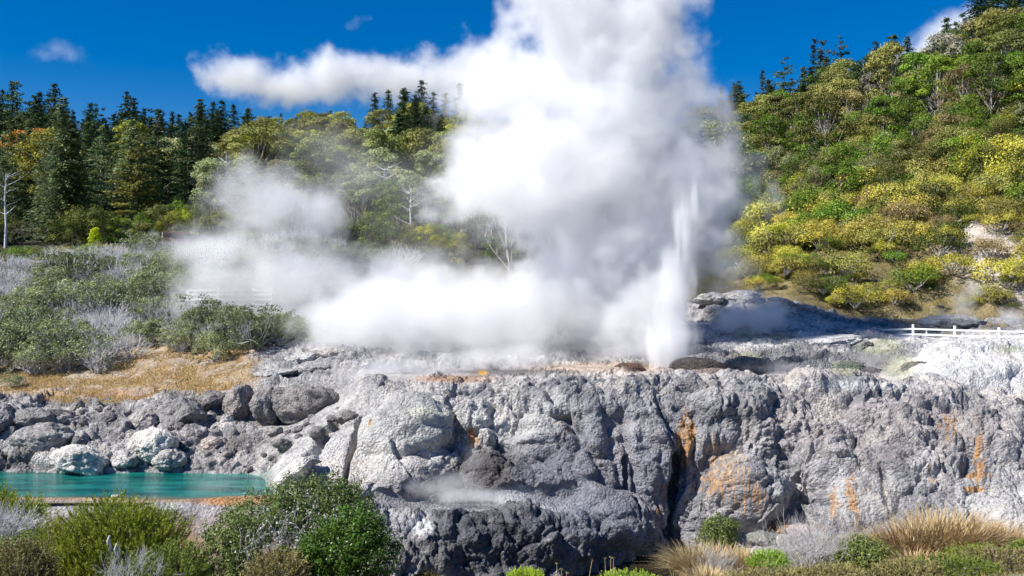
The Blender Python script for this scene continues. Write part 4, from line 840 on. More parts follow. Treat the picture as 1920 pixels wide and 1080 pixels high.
def leafy_bush(seed, lobes, sprigs, leaf=.05, per=13, twigs=80, sw=.55, inner=.4):
    r = np.random.default_rng(seed); a = Acc(); tw = Acc(); w = np.array([l[3]*l[5] for l in lobes]); w = w/w.sum(); C = []; N = []; LV = []
    bp = fbm(r.uniform(-9, 9, (1, 3)), 1, 1)
    for i in range(sprigs):
        l = lobes[r.choice(len(lobes), p=w)]; c = np.array(l[:3]); R = np.array(l[3:6]); d = unit(r.normal(size=3)); d[2] = d[2] if d[2] > -.35 else -d[2]*.5; d = unit(d); k = 1+.16*math.sin(7*d[0]+seed)*math.cos(6*d[2]+3*d[1]); q = r.uniform(inner, 1.0)**.5*k
        p = c+d*R*q; g = unit(d+np.array([0, 0, .7])+r.normal(scale=.3, size=3)); s = r.uniform(0, 1, per); rr_ = r.normal(scale=leaf*.75, size=(per, 3)); lv = (l[6] if len(l) > 6 else .5)+r.normal(scale=.14)
        C.append(p+g*(s*leaf*3.2)[:, None]+rr_); N.append(g+.9*unit(rr_)); LV.append(np.clip(lv+r.normal(scale=.13, size=per), 0, 1))
        if i % max(1, sprigs//twigs) == 0: b = np.array([c[0]*.6, c[1]*.6, -.1]); tw.add(tube([b, (b+p)/2+r.normal(scale=.06, size=3), p], [.022, .012, .004], 4))
    a.add(cards(np.concatenate(C), np.concatenate(N), leaf*1.25, leaf*sw, r), np.concatenate(LV)); return tw, a
def tussock(seed, R=.5, H=1.0, n=700, bw=.012, droop=.6, lean=0, plume=0):
    r = np.random.default_rng(seed); a = Acc(); m = 6
    ang = r.uniform(0, 6.28, n); q = np.sqrt(r.uniform(0, 1, n)); b = np.stack([np.cos(ang)*q*R*.55, np.sin(ang)*q*R*.55, np.zeros(n)], 1)
    d = unit(np.stack([np.cos(ang)*q*.55+lean+r.normal(scale=.15, size=n), np.sin(ang)*q*.55+r.normal(scale=.15, size=n), np.ones(n)], 1)); L = H*r.uniform(.5, 1.15, n); dr = droop*r.uniform(.2, 1.4, n)
    side = unit(np.cross(d, np.array([0, 0, 1.0])+.01))*bw; V = np.zeros((n, m, 2, 3)); t = np.linspace(0, 1, m)
    for i, tt in enumerate(t):
        p = b+d*(L*tt)[:, None]; p[:, :2] += d[:, :2]*(dr*L*tt**2)[:, None]*1.3; p[:, 2] -= dr*L*tt**2.4*.75; w = 1-tt**2*.9
        V[:, i, 0] = p-side*w; V[:, i, 1] = p+side*w
    idx = np.arange(n)[:, None]*m*2; F = np.concatenate([np.stack([idx[:, 0]+2*i, idx[:, 0]+2*i+1, idx[:, 0]+2*i+3, idx[:, 0]+2*i+2], 1) for i in range(m-1)])
    a.V.append(V.reshape(-1, 3)); a.F.append(F); a.n = V.size//3; a.lv.append(np.repeat(np.clip(r.uniform(0, 1, n), 0, 1), m*2)); return a
LM.update({'kanuka': leaf_material('kanuka_leaves', (.09, .11, .010), (.30, .33, .035), .3, .5, .12, 1.4), 'kanukad': leaf_material('dark_kanuka_leaves', (.05, .075, .012), (.18, .22, .04), .25, .5, .1),
           'copr': leaf_material('rounded_leaves', (.04, .065, .014), (.18, .22, .06), .2, .4, .1, 1.3), 'coprb': leaf_material('bright_rounded_leaves', (.02, .045, .004), (.10, .165, .02), .2, .35, .1, 1.3),
           'straw': leaf_material('dry_grass_blades', (.22, .15, .07), (.52, .41, .23), .2, .7, .15, 1.3), 'tan': leaf_material('tussock_blades', (.17, .12, .04), (.52, .40, .22), .2, .6, .12, 1.3), 'moss': leaf_material('cushion_leaves', (.08, .14, .01), (.34, .44, .05), .2, .6, .1),
           'fawn': leaf_material('fawn_leaves', (.09, .085, .03), (.30, .27, .11), .2, .7, .25, 1.35), 'silver': leaf_material('silver_leaves', (.38, .38, .36), (.66, .66, .64), .1, .8, .1), 'grass': leaf_material('green_grass_blades', (.07, .12, .01), (.30, .40, .06), .25, .6, .1)})
def fg(name, label, cat, loc, parts, rz=0, group=None, s=1):
    e = empty(name, loc, label, cat, group, rz, (s, s, s))
    for nm, A, mt in parts: link(nm, A.mesh(nm, mt, nm in ('twigs', 'stems', 'branches')), parent=e)
    return e
k20 = m_per_px(20)
def lobe(px, py, rx, rz, Y, cx, z0, ry=None, dy=0, lv=.5):   # a lobe seen at (px,py) given the plant's origin column cx and height z0
    k = m_per_px(Y); return ((px-cx)*k, dy, CZ-(py-540)*k-z0, rx*k, (ry or rx)*k, rz*k, lv)
# bright kanuka bush, left
Y = 20.0; cx = 205; z0 = bank_z(cx, Y); o = on_bank(cx, Y)
lb = [lobe(200, 1050, 130, 95, Y, cx, z0, 90), lobe(262, 1028, 85, 72, Y, cx, z0, 70), lobe(120, 1075, 75, 90, Y, cx, z0, 70), lobe(215, 990, 70, 45, Y, cx, z0, 60), lobe(180, 1130, 170, 110, Y, cx, z0, 100, -.3)]
t_, a_ = feather_bush(1, lb, 3600); fg('kanuka_bush', 'big bright yellow green feathery bush in front of the teal pool', 'bush', o, [('twigs', t_, M_BARKD), ('foliage', a_, LM['kanuka'])])
Y = 18.5; cx = 335; z0 = bank_z(cx, Y); t_, a_ = feather_bush(2, [lobe(335, 1085, 55, 48, Y, cx, z0), lobe(290, 1110, 60, 50, Y, cx, z0)], 800); fg('kanuka_bush', 'darker small feathery bush between the two largest near bushes', 'bush', on_bank(cx, Y), [('twigs', t_, M_BARKD), ('foliage', a_, LM['kanukad'])])
Y = 23.0; cx = 20; z0 = bank_z(cx, Y); t_, a_ = feather_bush(3, [lobe(10, 1000, 62, 50, Y, cx, z0), lobe(45, 975, 30, 30, Y, cx, z0), lobe(-20, 980, 50, 60, Y, cx, z0)], 1000); fg('kanuka_bush', 'feathery green bush cut by the left edge below the pool', 'bush', on_bank(cx, Y), [('twigs', t_, M_BARKD), ('foliage', a_, LM['kanuka'])])
Y = 18.0; cx = 45; z0 = bank_z(cx, Y); t_, a_ = feather_bush(4, [lobe(40, 1085, 55, 62, Y, cx, z0), lobe(-10, 1095, 50, 50, Y, cx, z0)], 900, .26, 22); fg('fawn_bush', 'straw yellow wispy bush in the bottom left corner', 'bush', on_bank(cx, Y), [('twigs', t_, M_TWIG), ('foliage', a_, LM['fawn'])])
Y = 21.0; cx = 28; z0 = bank_z(cx, Y); t_, a_ = leafy_bush(5, [lobe(15, 1035, 36, 22, Y, cx, z0), lobe(60, 1020, 30, 22, Y, cx, z0)], 330, .04, 12, 40); fg('small_leafy_bush', 'small leafy yellow green bush at the left edge, above the straw yellow one', 'bush', on_bank(cx, Y, .0), [('twigs', t_, M_TWIG), ('foliage', a_, LM['copr'])])
for px, Y, s, sd, l_ in ((15, 22.0, .42, 6, 'silver white tufted shrub at the left edge'), (42, 22.3, .36, 7, 'smaller silver white shrub right beside the one at the left edge')):
    tw, _ = twig_shrub(sd, 2.4, 1.6, 40, 3, .03, 0, 1.3); e = on_bank(px, Y); e.z = CZ-(1012-540)*m_per_px(Y); fg('silver_shrub', l_, 'shrub', e, [('twigs', tw, M_TWIGW)], s=s)
for px, Y, s, py, l_ in ((25, 28.0, .6, 985, 'grey leafless shrub rising before the left end of the teal pool'), (75, 26.5, .5, 1000, 'low grey leafless shrub beside the bright feathery bush'), (255, 18.2, .45, 1110, 'grey lichen covered twigs in front of the bright feathery bush'), (1520, 27.0, .72, 1060, 'grey leafless shrub between the green bush and the driftwood'), (1490, 28.5, .6, 1050, 'pale twiggy shrub behind the driftwood on the right bank'), (1560, 30.0, .55, 1010, 'greyish twig shrub at the foot of the dripping rock wall'), (1345, 26.5, .4, 1060, 'dark twig tangle inside the dry grass clump')):
    tw, _ = twig_shrub(int(px), 2.4, 1.6, 30, 4, .018, 0, 1.2); e = on_bank(px, Y, -.05); fg('leafless_shrub', l_, 'shrub', e, [('twigs', tw, M_TWIG if px != 255 else M_TWIGW)], s=s)
# big mixed bush, centre left
Y = 20.5; cx = 560; z0 = bank_z(cx, Y); o = on_bank(cx, Y)
lb = [lobe(585, 955, 85, 62, Y, cx, z0, 70, .1, .55), lobe(505, 985, 80, 60, Y, cx, z0, 70, 0, .65), lobe(445, 1030, 62, 66, Y, cx, z0, 60, 0, .72), lobe(640, 965, 55, 55, Y, cx, z0, 60, .3, .45), lobe(540, 1060, 130, 90, Y, cx, z0, 80, -.1, .5), lobe(440, 1100, 75, 60, Y, cx, z0, 60, -.2, .7)]
t_, a_ = leafy_bush(11, lb, 2700, .052, 13, 220)
r_ = np.random.default_rng(3); gt = Acc(); sd_ = Acc()
for i in range(420):                                     # grey twigs and cream seed heads breaking through its middle
    c = np.array([r_.normal(scale=.42), -.75+r_.uniform(-.25, .1), 1.55+r_.normal(scale=.34)]); d = unit(r_.normal(size=3)*.6+np.array([0, -.3, 1])); gt.add(tube([c-d*.15, c, c+d*.15+r_.normal(scale=.03, size=3)], [.006, .004, .002], 3))
    if i < 150: cc = c+d*.12; clump(sd_, r_, cc, .035, 7, .028, .02, .8)
fg('mixed_bush', 'large olive bush with grey twigs and cream seed heads, left of centre', 'bush', o, [('twigs', t_, M_BARKD), ('foliage', a_, LM['copr']), ('branches', gt, M_TWIG), ('seed_heads', sd_, LM['silver'])])
Y = 19.3; cx = 655; z0 = bank_z(cx, Y)
lb = [lobe(640, 1040, 80, 60, Y, cx, z0, 60, 0, .55), lobe(695, 1055, 52, 60, Y, cx, z0, 50, .1, .5), lobe(665, 1000, 48, 42, Y, cx, z0, 45, .2, .6), lobe(620, 1105, 110, 60, Y, cx, z0, 70, 0, .45), lobe(560, 1090, 60, 60, Y, cx, z0, 60, 0, .5)]
t_, a_ = leafy_bush(12, lb, 2300, .05, 13, 90); fg('glossy_bush', 'glossy bright green bush against the right side of the large olive one', 'bush', on_bank(cx, Y), [('twigs', t_, M_BARKD), ('foliage', a_, LM['coprb'])])
Y = 18.6; cx = 525; z0 = bank_z(cx, Y); t_, a_ = feather_bush(13, [lobe(520, 1085, 50, 40, Y, cx, z0)], 420, .25, 20); fg('kanuka_bush', 'small golden feathery bush low in front of the large olive one', 'bush', on_bank(cx, Y), [('twigs', t_, M_BARKD), ('foliage', a_, LM['fawn'])])
# right bank
Y = 27.0; cx = 1618; z0 = bank_z(cx, Y); t_, a_ = leafy_bush(14, [lobe(1620, 1050, 52, 34, Y, cx, z0, 45, 0, .6), lobe(1590, 1065, 34, 28, Y, cx, z0, 30, 0, .55), lobe(1650, 1062, 30, 28, Y, cx, z0, 30, 0, .5)], 1500, .06, 13, 60); fg('round_green_bush', 'compact round green bush left of the long dry tussock', 'bush', on_bank(cx, Y), [('twigs', t_, M_BARKD), ('foliage', a_, LM['copr'])])
Y = 31.5; cx = 1352; z0 = bank_z(cx, Y); t_, a_ = leafy_bush(15, [lobe(1352, 992, 30, 20, Y, cx, z0), lobe(1345, 1012, 34, 20, Y, cx, z0), lobe(1355, 1040, 30, 30, Y, cx, z0)], 700, .06, 11, 60); fg('small_green_bush', 'small green bush standing above the dry grass clump', 'bush', on_bank(cx, Y), [('twigs', t_, M_BARKD), ('foliage', a_, LM['copr'])])
for px, py, w, h, Y, k, l_ in ((1440, 1050, 40, 22, 26.5, 'grass', 'low bright green cushion right of the dry grass clump'), (985, 1082, 34, 16, 22.5, 'moss', 'bright green cushion at the bottom edge under the terrace'), (1180, 1088, 60, 16, 24.0, 'grass', 'yellow green cushion under the dry stalks at the bottom'), (800, 1088, 24, 18, 21.0, 'fawn', 'pale yellow tuft at the bottom edge right of the glossy bush')):
    z0 = CZ-(py+h-540)*m_per_px(Y)-.1; t_, a_ = feather_bush(int(px), [lobe(px, py+h*.3, w, h, Y, px, z0, w*.8)], 520, .10, 20, .03, .006); fg('cushion_plant', l_, 'plant', ((px-960)*m_per_px(Y), Y, z0), [('foliage', a_, LM[k])])
for i, (px, Y, w, h, k, l_) in enumerate(((1570, 30.5, 60, 40, 'fawn', 'wispy olive straw bush left above the round green bush'), (1600, 32.5, 40, 34, 'kanukad', 'dark olive bush under the dripping rock wall'), (1660, 33.5, 60, 26, 'kanukad', 'low olive bush between the rock wall and the dry tussock'), (1780, 24.0, 90, 30, 'kanukad', 'low golden olive bush in the bottom right, left one'), (1870, 25.0, 80, 40, 'fawn', 'golden green wispy bush in the bottom right corner'),
                                         (1700, 23.5, 60, 28, 'fawn', 'faded olive bush right of the round green bush at the bottom'), (1830, 27.0, 60, 36, 'kanukad', 'green feathery bush under the right end of the dry tussock'), (1450, 23.0, 90, 14, 'fawn', 'straw coloured low bush at the bottom edge under the driftwood'), (1560, 23.5, 60, 20, 'fawn', 'straw coloured low bush at the bottom edge, left of the round green bush'), (1925, 27.5, 40, 40, 'kanukad', 'green bush cut by the right edge beside the tussock'))):
    z0 = bank_z(px, Y); kk = m_per_px(Y); h *= .72; t_, a_ = feather_bush(50+i, [(0, 0, h*kk*.35, w*kk, w*kk*.7, h*kk, .5), (w*kk*.5, .2, h*kk*.3, w*kk*.6, w*kk*.5, h*kk*.8, .5), (-w*kk*.55, -.1, h*kk*.2, w*kk*.5, w*kk*.5, h*kk*.7, .5)], 900, .22, 22, .045, .008); fg('low_bush', l_, 'bush', on_bank(px, Y), [('twigs', t_, M_TWIG), ('foliage', a_, LM[k])])
# long dry sedge tussocks
for i, (px, Y, R, Hh, n_, ln, k, l_) in enumerate(((1700, 29.0, .8, 1.15, 900, -.1, 'tan', 'straw coloured sedge tussock, left end of the long dry row'), (1745, 29.6, .9, 1.35, 1100, .1, 'tan', 'tall dry sedge tussock, second from the left in the long row'), (1790, 29.4, .9, 1.35, 1100, .2, 'tan', 'tall dry sedge tussock in the middle of the long row'), (1835, 30.0, .8, 1.2, 900, .2, 'tan', 'brownish sedge tussock right of the middle of the long row'), (1880, 30.6, .7, 1.0, 700, .15, 'tan', 'smaller dry sedge tussock at the right end of the long row'),
                                                   (1305, 27.5, .6, .95, 900, -.1, 'straw', 'pale dry grass tuft at the stream edge, left one'), (1345, 28.2, .6, .85, 800, .1, 'straw', 'pale dry grass tuft in the middle by the stream'), (1392, 28.0, .6, .75, 800, .15, 'straw', 'pale dry grass tuft by the stream, right one beside the green cushion'), (1325, 24.5, .6, .5, 700, 0, 'straw', 'short reddish dry grass tuft at the bottom edge by the stream'),
                                                   (1150, 24.5, .6, .42, 600, 0, 'straw', 'short dry grass tuft at the bottom, left of the dark water'), (1205, 24.3, .6, .42, 600, .1, 'straw', 'short dry grass tuft at the bottom beside the dark water'), (1105, 24.8, .5, .34, 400, .1, 'straw', 'thin dry grass tuft at the bottom under the stalks'), (1575, 31.5, .5, .7, 400, 0, 'straw', 'thin straw tuft under the orange streaked rock'), (1720, 26.0, .6, .6, 500, .1, 'tan', 'low straw tuft in front of the long dry row'))):
    a_ = tussock(300+i, R*1.1, Hh*(1.4 if k == 'tan' else 1.2), int(n_*1.6), .011 if k == 'straw' else .02, .7 if k == 'tan' else .45, ln); z = on_bank(px, Y, -.1)
    fg('tussock', l_, 'tussock', z, [('foliage', a_, LM[k])], group='dry tussocks on the near bank')
# single seed stalks against the dark rock
r_ = np.random.default_rng(17); a_ = Acc()
for i in range(34):
    px = r_.uniform(955, 1180) if i < 26 else r_.uniform(1255, 1320); Y = 24.2 if i < 26 else 27.8; x = (px-960)*m_per_px(Y); zb = bank_z(px, Y); hh = r_.uniform(.35, 1.1)*(1 if i < 26 else .9); s = r_.normal(scale=.12)
    a_.add(tube([(x, Y, zb-.1), (x+s*.4, Y, zb+hh*.6), (x+s, Y+.05, zb+hh)], [.006, .005, .003], 3), .8); clump(a_, r_, np.array([x+s, Y+.05, zb+hh]), .05, 12, .03, .012, .7)
me = a_.mesh('seed_stalks', LM['straw']); tag(link('seed_stalks', me), 'thin dry seed stalks standing up from the near bank', 'grass stalks', kind='stuff')
# short ground cover over the bank
r_ = np.random.default_rng(27); n = 16000; px = r_.uniform(-60, 1980, n); Yv = r_.uniform(17.5, 33, n); keep = (px < 720) | (px > 1290) | (Yv < 25); px = px[keep]; Yv = Yv[keep]
px = px[:9000]; Yv = Yv[:9000]; C = np.array([(((a-960)/FPX*b), b, bank_z(a, b)+.02) for a, b in zip(px, Yv)]); A = Acc()
d = unit(r_.normal(scale=.5, size=(len(C)*4, 3))+np.array([0, 0, 1])); C4 = np.repeat(C, 4, 0)+r_.normal(scale=.05, size=(len(C)*4, 3))*[1, 1, .2]
A.add(cards(C4+d*.05, unit(r_.normal(size=(len(C4), 3))), .2, .02, r_, d), r_.uniform(0, 1, len(C4))); tag(link('bank_grass', A.mesh('bank_grass', LM['fawn'])), 'short dry grass and herbs covering the near bank', 'grass', kind='stuff')
# ochre grass on the left slope
n = 30000; A = Acc(); pts = []
while len(pts) < n:
    X = r_.uniform(-60, 500, 4000); Yv = r_.uniform(53.5, 63.5, 4000); q = fbm(np.stack([(X-960)/FPX*Yv, Yv, X*0], 1)*.5, 431, 3)
    P_ = prof(X)
    for i in range(4000):
        if q[i] > -.22 and X[i]+(Yv[i]-60)*1.5 < 470: pts.append(((X[i]-960)/FPX*Yv[i], Yv[i], np.interp(Yv[i], P_[i, :, 0], P_[i, :, 1])))
C = np.array(pts[:n]); d = unit(r_.normal(scale=.45, size=(n, 3))+np.array([0, 0, 1])); A.add(cards(C+d*.03, unit(r_.normal(size=(n, 3))), .16, .03, r_, d), r_.uniform(0, 1, n))
LM['ochre'] = leaf_material('ochre_grass', (.22, .14, .06), (.36, .25, .12), .15, .8, .1)
tag(link('ochre_grass', A.mesh('ochre_grass', LM['ochre'])), 'short ochre dead grass on the left slope', 'grass', kind='stuff')
# driftwood and stakes
def log(pts, rad, name, label, mat=M_TWIGW):
    o_ = pts[0]; P = [tuple(Vector(p)-o_) for p in pts]; V, F = tube(P, rad, 8); V = V+np.stack([fbm(V*9, 3, 3)]*3, 1)*.03; me = mesh_np(name, V, F, True, mat); o = link(name, me); o.location = o_; return tag(o, label, 'log')
log([on_bank(1365, 24.3, .12), on_bank(1400, 24.0, .10), on_bank(1440, 23.6, .08), on_bank(1480, 23.4, .05)], [.05, .08, .1, .06], 'driftwood', 'pale driftwood log on the near bank right of the dry grass')
log([on_bank(1385, 22.6, .10), on_bank(1430, 22.5, .12), on_bank(1475, 22.4, .08)], [.1, .13, .11], 'driftwood', 'thick bleached log at the bottom edge below the thinner one')
log([on_bank(1420, 24.0, .15), on_bank(1455, 24.3, .28)], [.05, .02], 'driftwood', 'short grey branch stub leaning off the thinner driftwood')
for px, py, hh, l_ in ((199, 1022, 30, 'white lichened stump poking out of the bright feathery bush'), (213, 1028, 14, 'small white stub beside the taller white stump')):
    Y = 19.0; z1 = CZ-(py-hh/2-540)*m_per_px(Y); z0 = z1-.5; x = (px-960)*m_per_px(Y)
    V, F = tube([(0, .8, -.9), (0, 0, z1-z0-.1), (.02, 0, z1-z0)], [.035, .035, .02], 7); V = V+np.stack([fbm(V*14, 3, 3)]*3, 1)*.02; o = link('stump', mesh_np('stump', V, F, True, M_TWIGW)); o.location = (x, Y+.1, z0); tag(o, l_, 'stump')

# ------------------------------------------------------------------ fences, hut wall, person
def plain(name, col, rough=.6, nz=.12):
    t = NT(name); n = t.noise(t.n('NewGeometry').outputs['Position'], 6, 4, .6); t.l(t.mix(n, tuple(c*(1-nz) for c in col), tuple(min(1, c*(1+nz)) for c in col)), t.b.inputs['Base Color']); t.b.inputs['Roughness'].default_value = rough; return t.m
M_WHITE = plain('white_painted_wood', (.80, .80, .79)); M_RED = plain('red_brown_planks', (.13, .045, .035)); M_SKIN = plain('skin', (.45, .28, .20)); M_SHIRT = plain('dark_red_jacket', (.30, .02, .03)); M_HAIR = plain('dark_hair', (.03, .02, .015)); M_TROU = plain('dark_trousers', (.04, .045, .06))
def box(p, q, w, h):
    """bevelled beam from p to q"""
    p = Vector(p); q = Vector(q); d = q-p; L = d.length; bm = bmesh.new(); bmesh.ops.create_cube(bm, size=1)
    for v in bm.verts: v.co = Vector((v.co.x*L, v.co.y*w, v.co.z*h))
    bmesh.ops.bevel(bm, geom=bm.edges[:], offset=min(w, h)*.12, segments=1, affect='EDGES'); R = d.to_track_quat('X', 'Z').to_matrix().to_4x4(); bm.transform(Matrix.Translation((p+q)/2)@R); return bm
def part(name, bm, mat, parent):
    me = bpy.data.meshes.new(name); bm.to_mesh(me); bm.free(); o = link(name, me, mat); o.parent = parent; return o
def fence(name, label, posts, hts, rails, mat, base=None, pw=.13, baluster=()):
    P = [Vector(p) for p in posts]; o = P[0].copy(); e = empty(name, o, label, 'fence')
    for p, h in zip(P, hts): q = p-o; part('post', box(q+Vector((0, 0, -.6)), q+Vector((0, 0, h)), pw, pw), mat, e)
    for i, t in baluster:
        a = P[i].lerp(P[i+1], t)-o; part('post', box(a+Vector((0, .03, -.6)), a+Vector((0, .03, .72)), .08, .08), mat, e)
    for i in range(len(P)-1):
        for z in rails: part('rail', box(P[i]-o+Vector((0, -.075, z)), P[i+1]-o+Vector((0, -.075, z)), .035, .11), mat, e)
    return e
def fp(px, py, Y): return at(px, py, Y)
fence('rail_fence', 'white two rail fence on the right, in front of the cracked grey dome', [fp(1568, 638, 66), fp(1640, 640, 64.5), fp(1712, 638, 62.5), fp(1790, 641, 61.5), fp(1873, 643, 60.5), fp(1965, 646, 60)], [.62, .9, 1.0, 1.0, .95, .9], (.38, .72), M_WHITE, baluster=((2, .33), (3, .18)))
fence('rail_fence', 'white fence crossing the steam behind the outcrops, right of the jet', [fp(1265, 626, 69), fp(1375, 628, 68.5), fp(1460, 629, 68), fp(1537, 632, 67)], [.6, .9, .6, .75], (.38, .75), M_WHITE)
fence('boardwalk_fence', 'white four rail fence in the mist above the ochre slope', [at(352, 578, 70), at(409, 578, 70), at(475, 578, 71), at(510, 578, 71)], [1.3, 1.55, 1.4, 1.5], (.28, .62, .96, 1.27), M_WHITE)
e = empty('hut_wall', at(304, 458, 99), 'red brown plank wall of a low hut under the yellow bush', 'hut'); k = m_per_px(99)
for i in range(17):
    x = i*3.1*k; part('plank', box((x, .1*(i % 2)*.1, -1.0), (x, .1*(i % 2)*.1, 22*k-.02*i*k-(.3 if i < 3 else 0)), .02, 2.7*k), M_RED, e)
part('roof_board', box((-2*k, -.12, 22.5*k), (54*k, -.12, 21.5*k), .25, .10), M_RED, e); part('rail', box((0, -.1, 12*k), (16*k, -.1, 11*k), .06, .08), M_RED, e)
V, F = tube([(0, 0, -.5), (0, 0, 1.15)], [.035, .035], 6); o = link('marker_post', mesh_np('marker_post', V, F, True, M_WHITE)); o.location = at(304.5, 457, 97.5); tag(o, 'thin white post in front of the hut wall', 'post')
def person(loc, rz):
    e = empty('person', loc, 'person in a dark red jacket half hidden behind the bare grey shrubs', 'person', rz=rz)
    J = [(0, 0, .95), (0, 0, 1.2), (0, 0, 1.42), (0, .01, 1.52), (0, .02, 1.62), (.19, 0, 1.40), (.25, .03, 1.14), (.23, -.10, .92), (.22, -.14, .85), (-.19, 0, 1.40), (-.25, .03, 1.14), (-.23, -.10, .92), (-.22, -.14, .85), (.10, 0, .90), (.11, -.02, .50), (.11, .02, .08), (.11, -.14, .03), (-.10, 0, .90), (-.11, -.02, .50), (-.11, .02, .08), (-.11, -.14, .03), (0, .01, 1.70)]
    E = [(0, 1), (1, 2), (2, 3), (3, 4), (4, 21), (2, 5), (5, 6), (6, 7), (7, 8), (2, 9), (9, 10), (10, 11), (11, 12), (0, 13), (13, 14), (14, 15), (15, 16), (0, 17), (17, 18), (18, 19), (19, 20)]
    RR = [.15, .14, .15, .055, .10, .065, .048, .035, .03, .065, .048, .035, .03, .10, .065, .045, .04, .10, .065, .045, .04, .075]
    me = bpy.data.meshes.new('body'); me.from_pydata(J, E, []); o = link('body', me); o.modifiers.new('s', 'SKIN'); sk = me.skin_vertices[0].data
    for i, r in enumerate(RR): sk[i].radius = (r, r*.8)
    sk[0].use_root = True; m = o.modifiers.new('u', 'SUBSURF'); m.levels = 2; m.render_levels = 2; dg = bpy.context.evaluated_depsgraph_get(); me2 = bpy.data.meshes.new_from_object(o.evaluated_get(dg)); bpy.data.objects.remove(o)
    for mm in (M_SKIN, M_SHIRT, M_TROU): me2.materials.append(mm)
    for p in me2.polygons: z = p.center.z; ax = abs(p.center.x); p.material_index = 0 if z > 1.47 or (z < .93 and ax > .17) else (1 if z > .93 else 2); p.use_smooth = True
    link('body', me2, parent=e)
    V, F = rock_mesh(3, .9, 3, rough=.15); V = V*np.array([.115, .125, .12])+np.array([0, .035, 1.69]); link('hair', mesh_np('hair', V, F, True, M_HAIR), parent=e)
person(at(54, 540, 84)-Vector((0, 0, .85)), 2.6)
water_plane('rim_pool', [((1490-960)/FPX*54.6, 52.0), ((1725-960)/FPX*51, 50.6), ((1725-960)/FPX*54, 54.6), ((1490-960)/FPX*55, 54.8)], 7.03, M_PALE, 'pale blue pool on the terrace behind the rim')

# ------------------------------------------------------------------ water jet
def jet_material():
    t = NT('jet_spray'); n_ = t.t.nodes; n_.remove(t.b); P = t.n('NewGeometry').outputs['Position']; pv = t.n('VolumePrincipled'); t.l(pv.outputs[0], t.out.inputs['Volume']); pv.inputs['Color'].default_value = (.99, .995, 1, 1)
    return t, P, pv
def steam(name, label, blobs, dens, ns=.22, amp=.9, step=.25, soft=.5, kind='stuff', cat='steam', stretch=(1, 1, 1), det=4, aniso=.0, vox=.8, drift=0, col=(.98, .98, .985), ro=.56):
    """a closed hull round the blobs, filled with a scattering volume whose density thins and billows towards the edge"""
    bm = bmesh.new(); B = []
    cen = sum((at(b[0], b[1], b[2]) for b in blobs), Vector())/len(blobs)
    for b in blobs:
        px, py, Y, rx, rz, ry = b[:6]; c = at(px, py, Y); k = Y/FPX; r = Vector((rx*k, ry, rz*k)); ang = b[6] if len(b) > 6 else 0; B.append((c, r, ang))
        g = 1+amp*.30; m = bmesh.ops.create_icosphere(bm, subdivisions=3, radius=1); M = Matrix.Rotation(ang, 4, 'Y')
        for v in m['verts']: v.co = M@Vector((v.co.x*r.x*g, v.co.y*r.y*g, v.co.z*r.z*g))+c-cen
    me0 = bpy.data.meshes.new(name); bm.to_mesh(me0); bm.free(); o = link(name, me0); md = o.modifiers.new('r', 'REMESH'); md.mode = 'VOXEL'; md.voxel_size = vox
    dg = bpy.context.evaluated_depsgraph_get(); me = bpy.data.meshes.new_from_object(o.evaluated_get(dg)); bpy.data.objects.remove(o); me.name = name
    for p in me.polygons: p.use_smooth = True
    o = link(name, me); o.location = cen
    t, P, pv = jet_material(); t.m.name = name+'_vapour'; pv.inputs['Anisotropy'].default_value = aniso; pv.inputs['Color'].default_value = (*col, 1)
    n1 = t.noise(t.scaled(P, stretch), ns, det, ro); n2 = t.noise(P, ns*.33, 1, .5); cur = None
    for c, r, ang in B:
        a = t.n('VectorMath', operation='SUBTRACT'); t.l(P, a.inputs[0]); a.inputs[1].default_value = c; v = a.outputs[0]
        if ang:
            ro = t.n('VectorRotate', rotation_type='Y_AXIS'); t.l(v, ro.inputs['Vector']); ro.inputs['Angle'].default_value = -ang; v = ro.outputs[0]
        l = t.n('VectorMath', operation='LENGTH'); t.l(t.scaled(v, (1/r.x, 1/r.y, 1/r.z)), l.inputs[0]); l = l.outputs['Value']
        cur = l if cur is None else t.math('SMOOTH_MIN', cur, l, .25)
    f = t.math('ADD', t.math('MULTIPLY', n1, amp*2), t.math('MULTIPLY', n2, amp*.9)); f = t.math('SUBTRACT', t.math('ADD', f, 1-amp*1.5), cur)
    t.l(t.rng(f, 0, soft, 0, dens, 'SMOOTHSTEP'), pv.inputs['Density']); t.m.cycles.volume_step_rate = step
    me.materials.clear(); me.materials.append(t.m); return tag(o, label, cat, kind=kind)
JETL = [(1258, 635, 53, 56, 95, 1.2), (1268, 535, 53, 44, 115, 1.0), (1284, 445, 53, 28, 100, .65), (1302, 385, 53, 11, 62, .35)]
steam('geyser_jet', 'tall white water jet bursting from the vent beside the dark mound', JETL, 2.6, 1.8, .8, .12, 1.2, 'thing', 'geyser', (1.5, 1.5, .2), vox=.3, det=5)
steam('geyser_jet', 'low slanting spray at the foot of the tall jet, blown to the left', [(1230, 655, 53.2, 24, 66, .7, -.3)], 3.0, 1.5, .55, .12, .8, 'thing', 'geyser', (1.5, 1.5, .25), vox=.25)
steam('steam_plume', 'towering white steam plume above the geyser', [(1120, -70, 61, 215, 120, 7), (1130, 60, 61, 205, 140, 7), (980, 165, 62, 190, 115, 6), (1190, 200, 60.5, 165, 150, 6), (1285, 345, 60, 160, 115, 4.5), (1050, 330, 61, 270, 170, 6.5), (1190, 450, 60.5, 200, 135, 5), (1110, 480, 60.5, 180, 130, 5), (1215, 590, 56.5, 90, 140, 2.6)], .55, .42, 1.05, .2, .5, det=6, ro=.62)
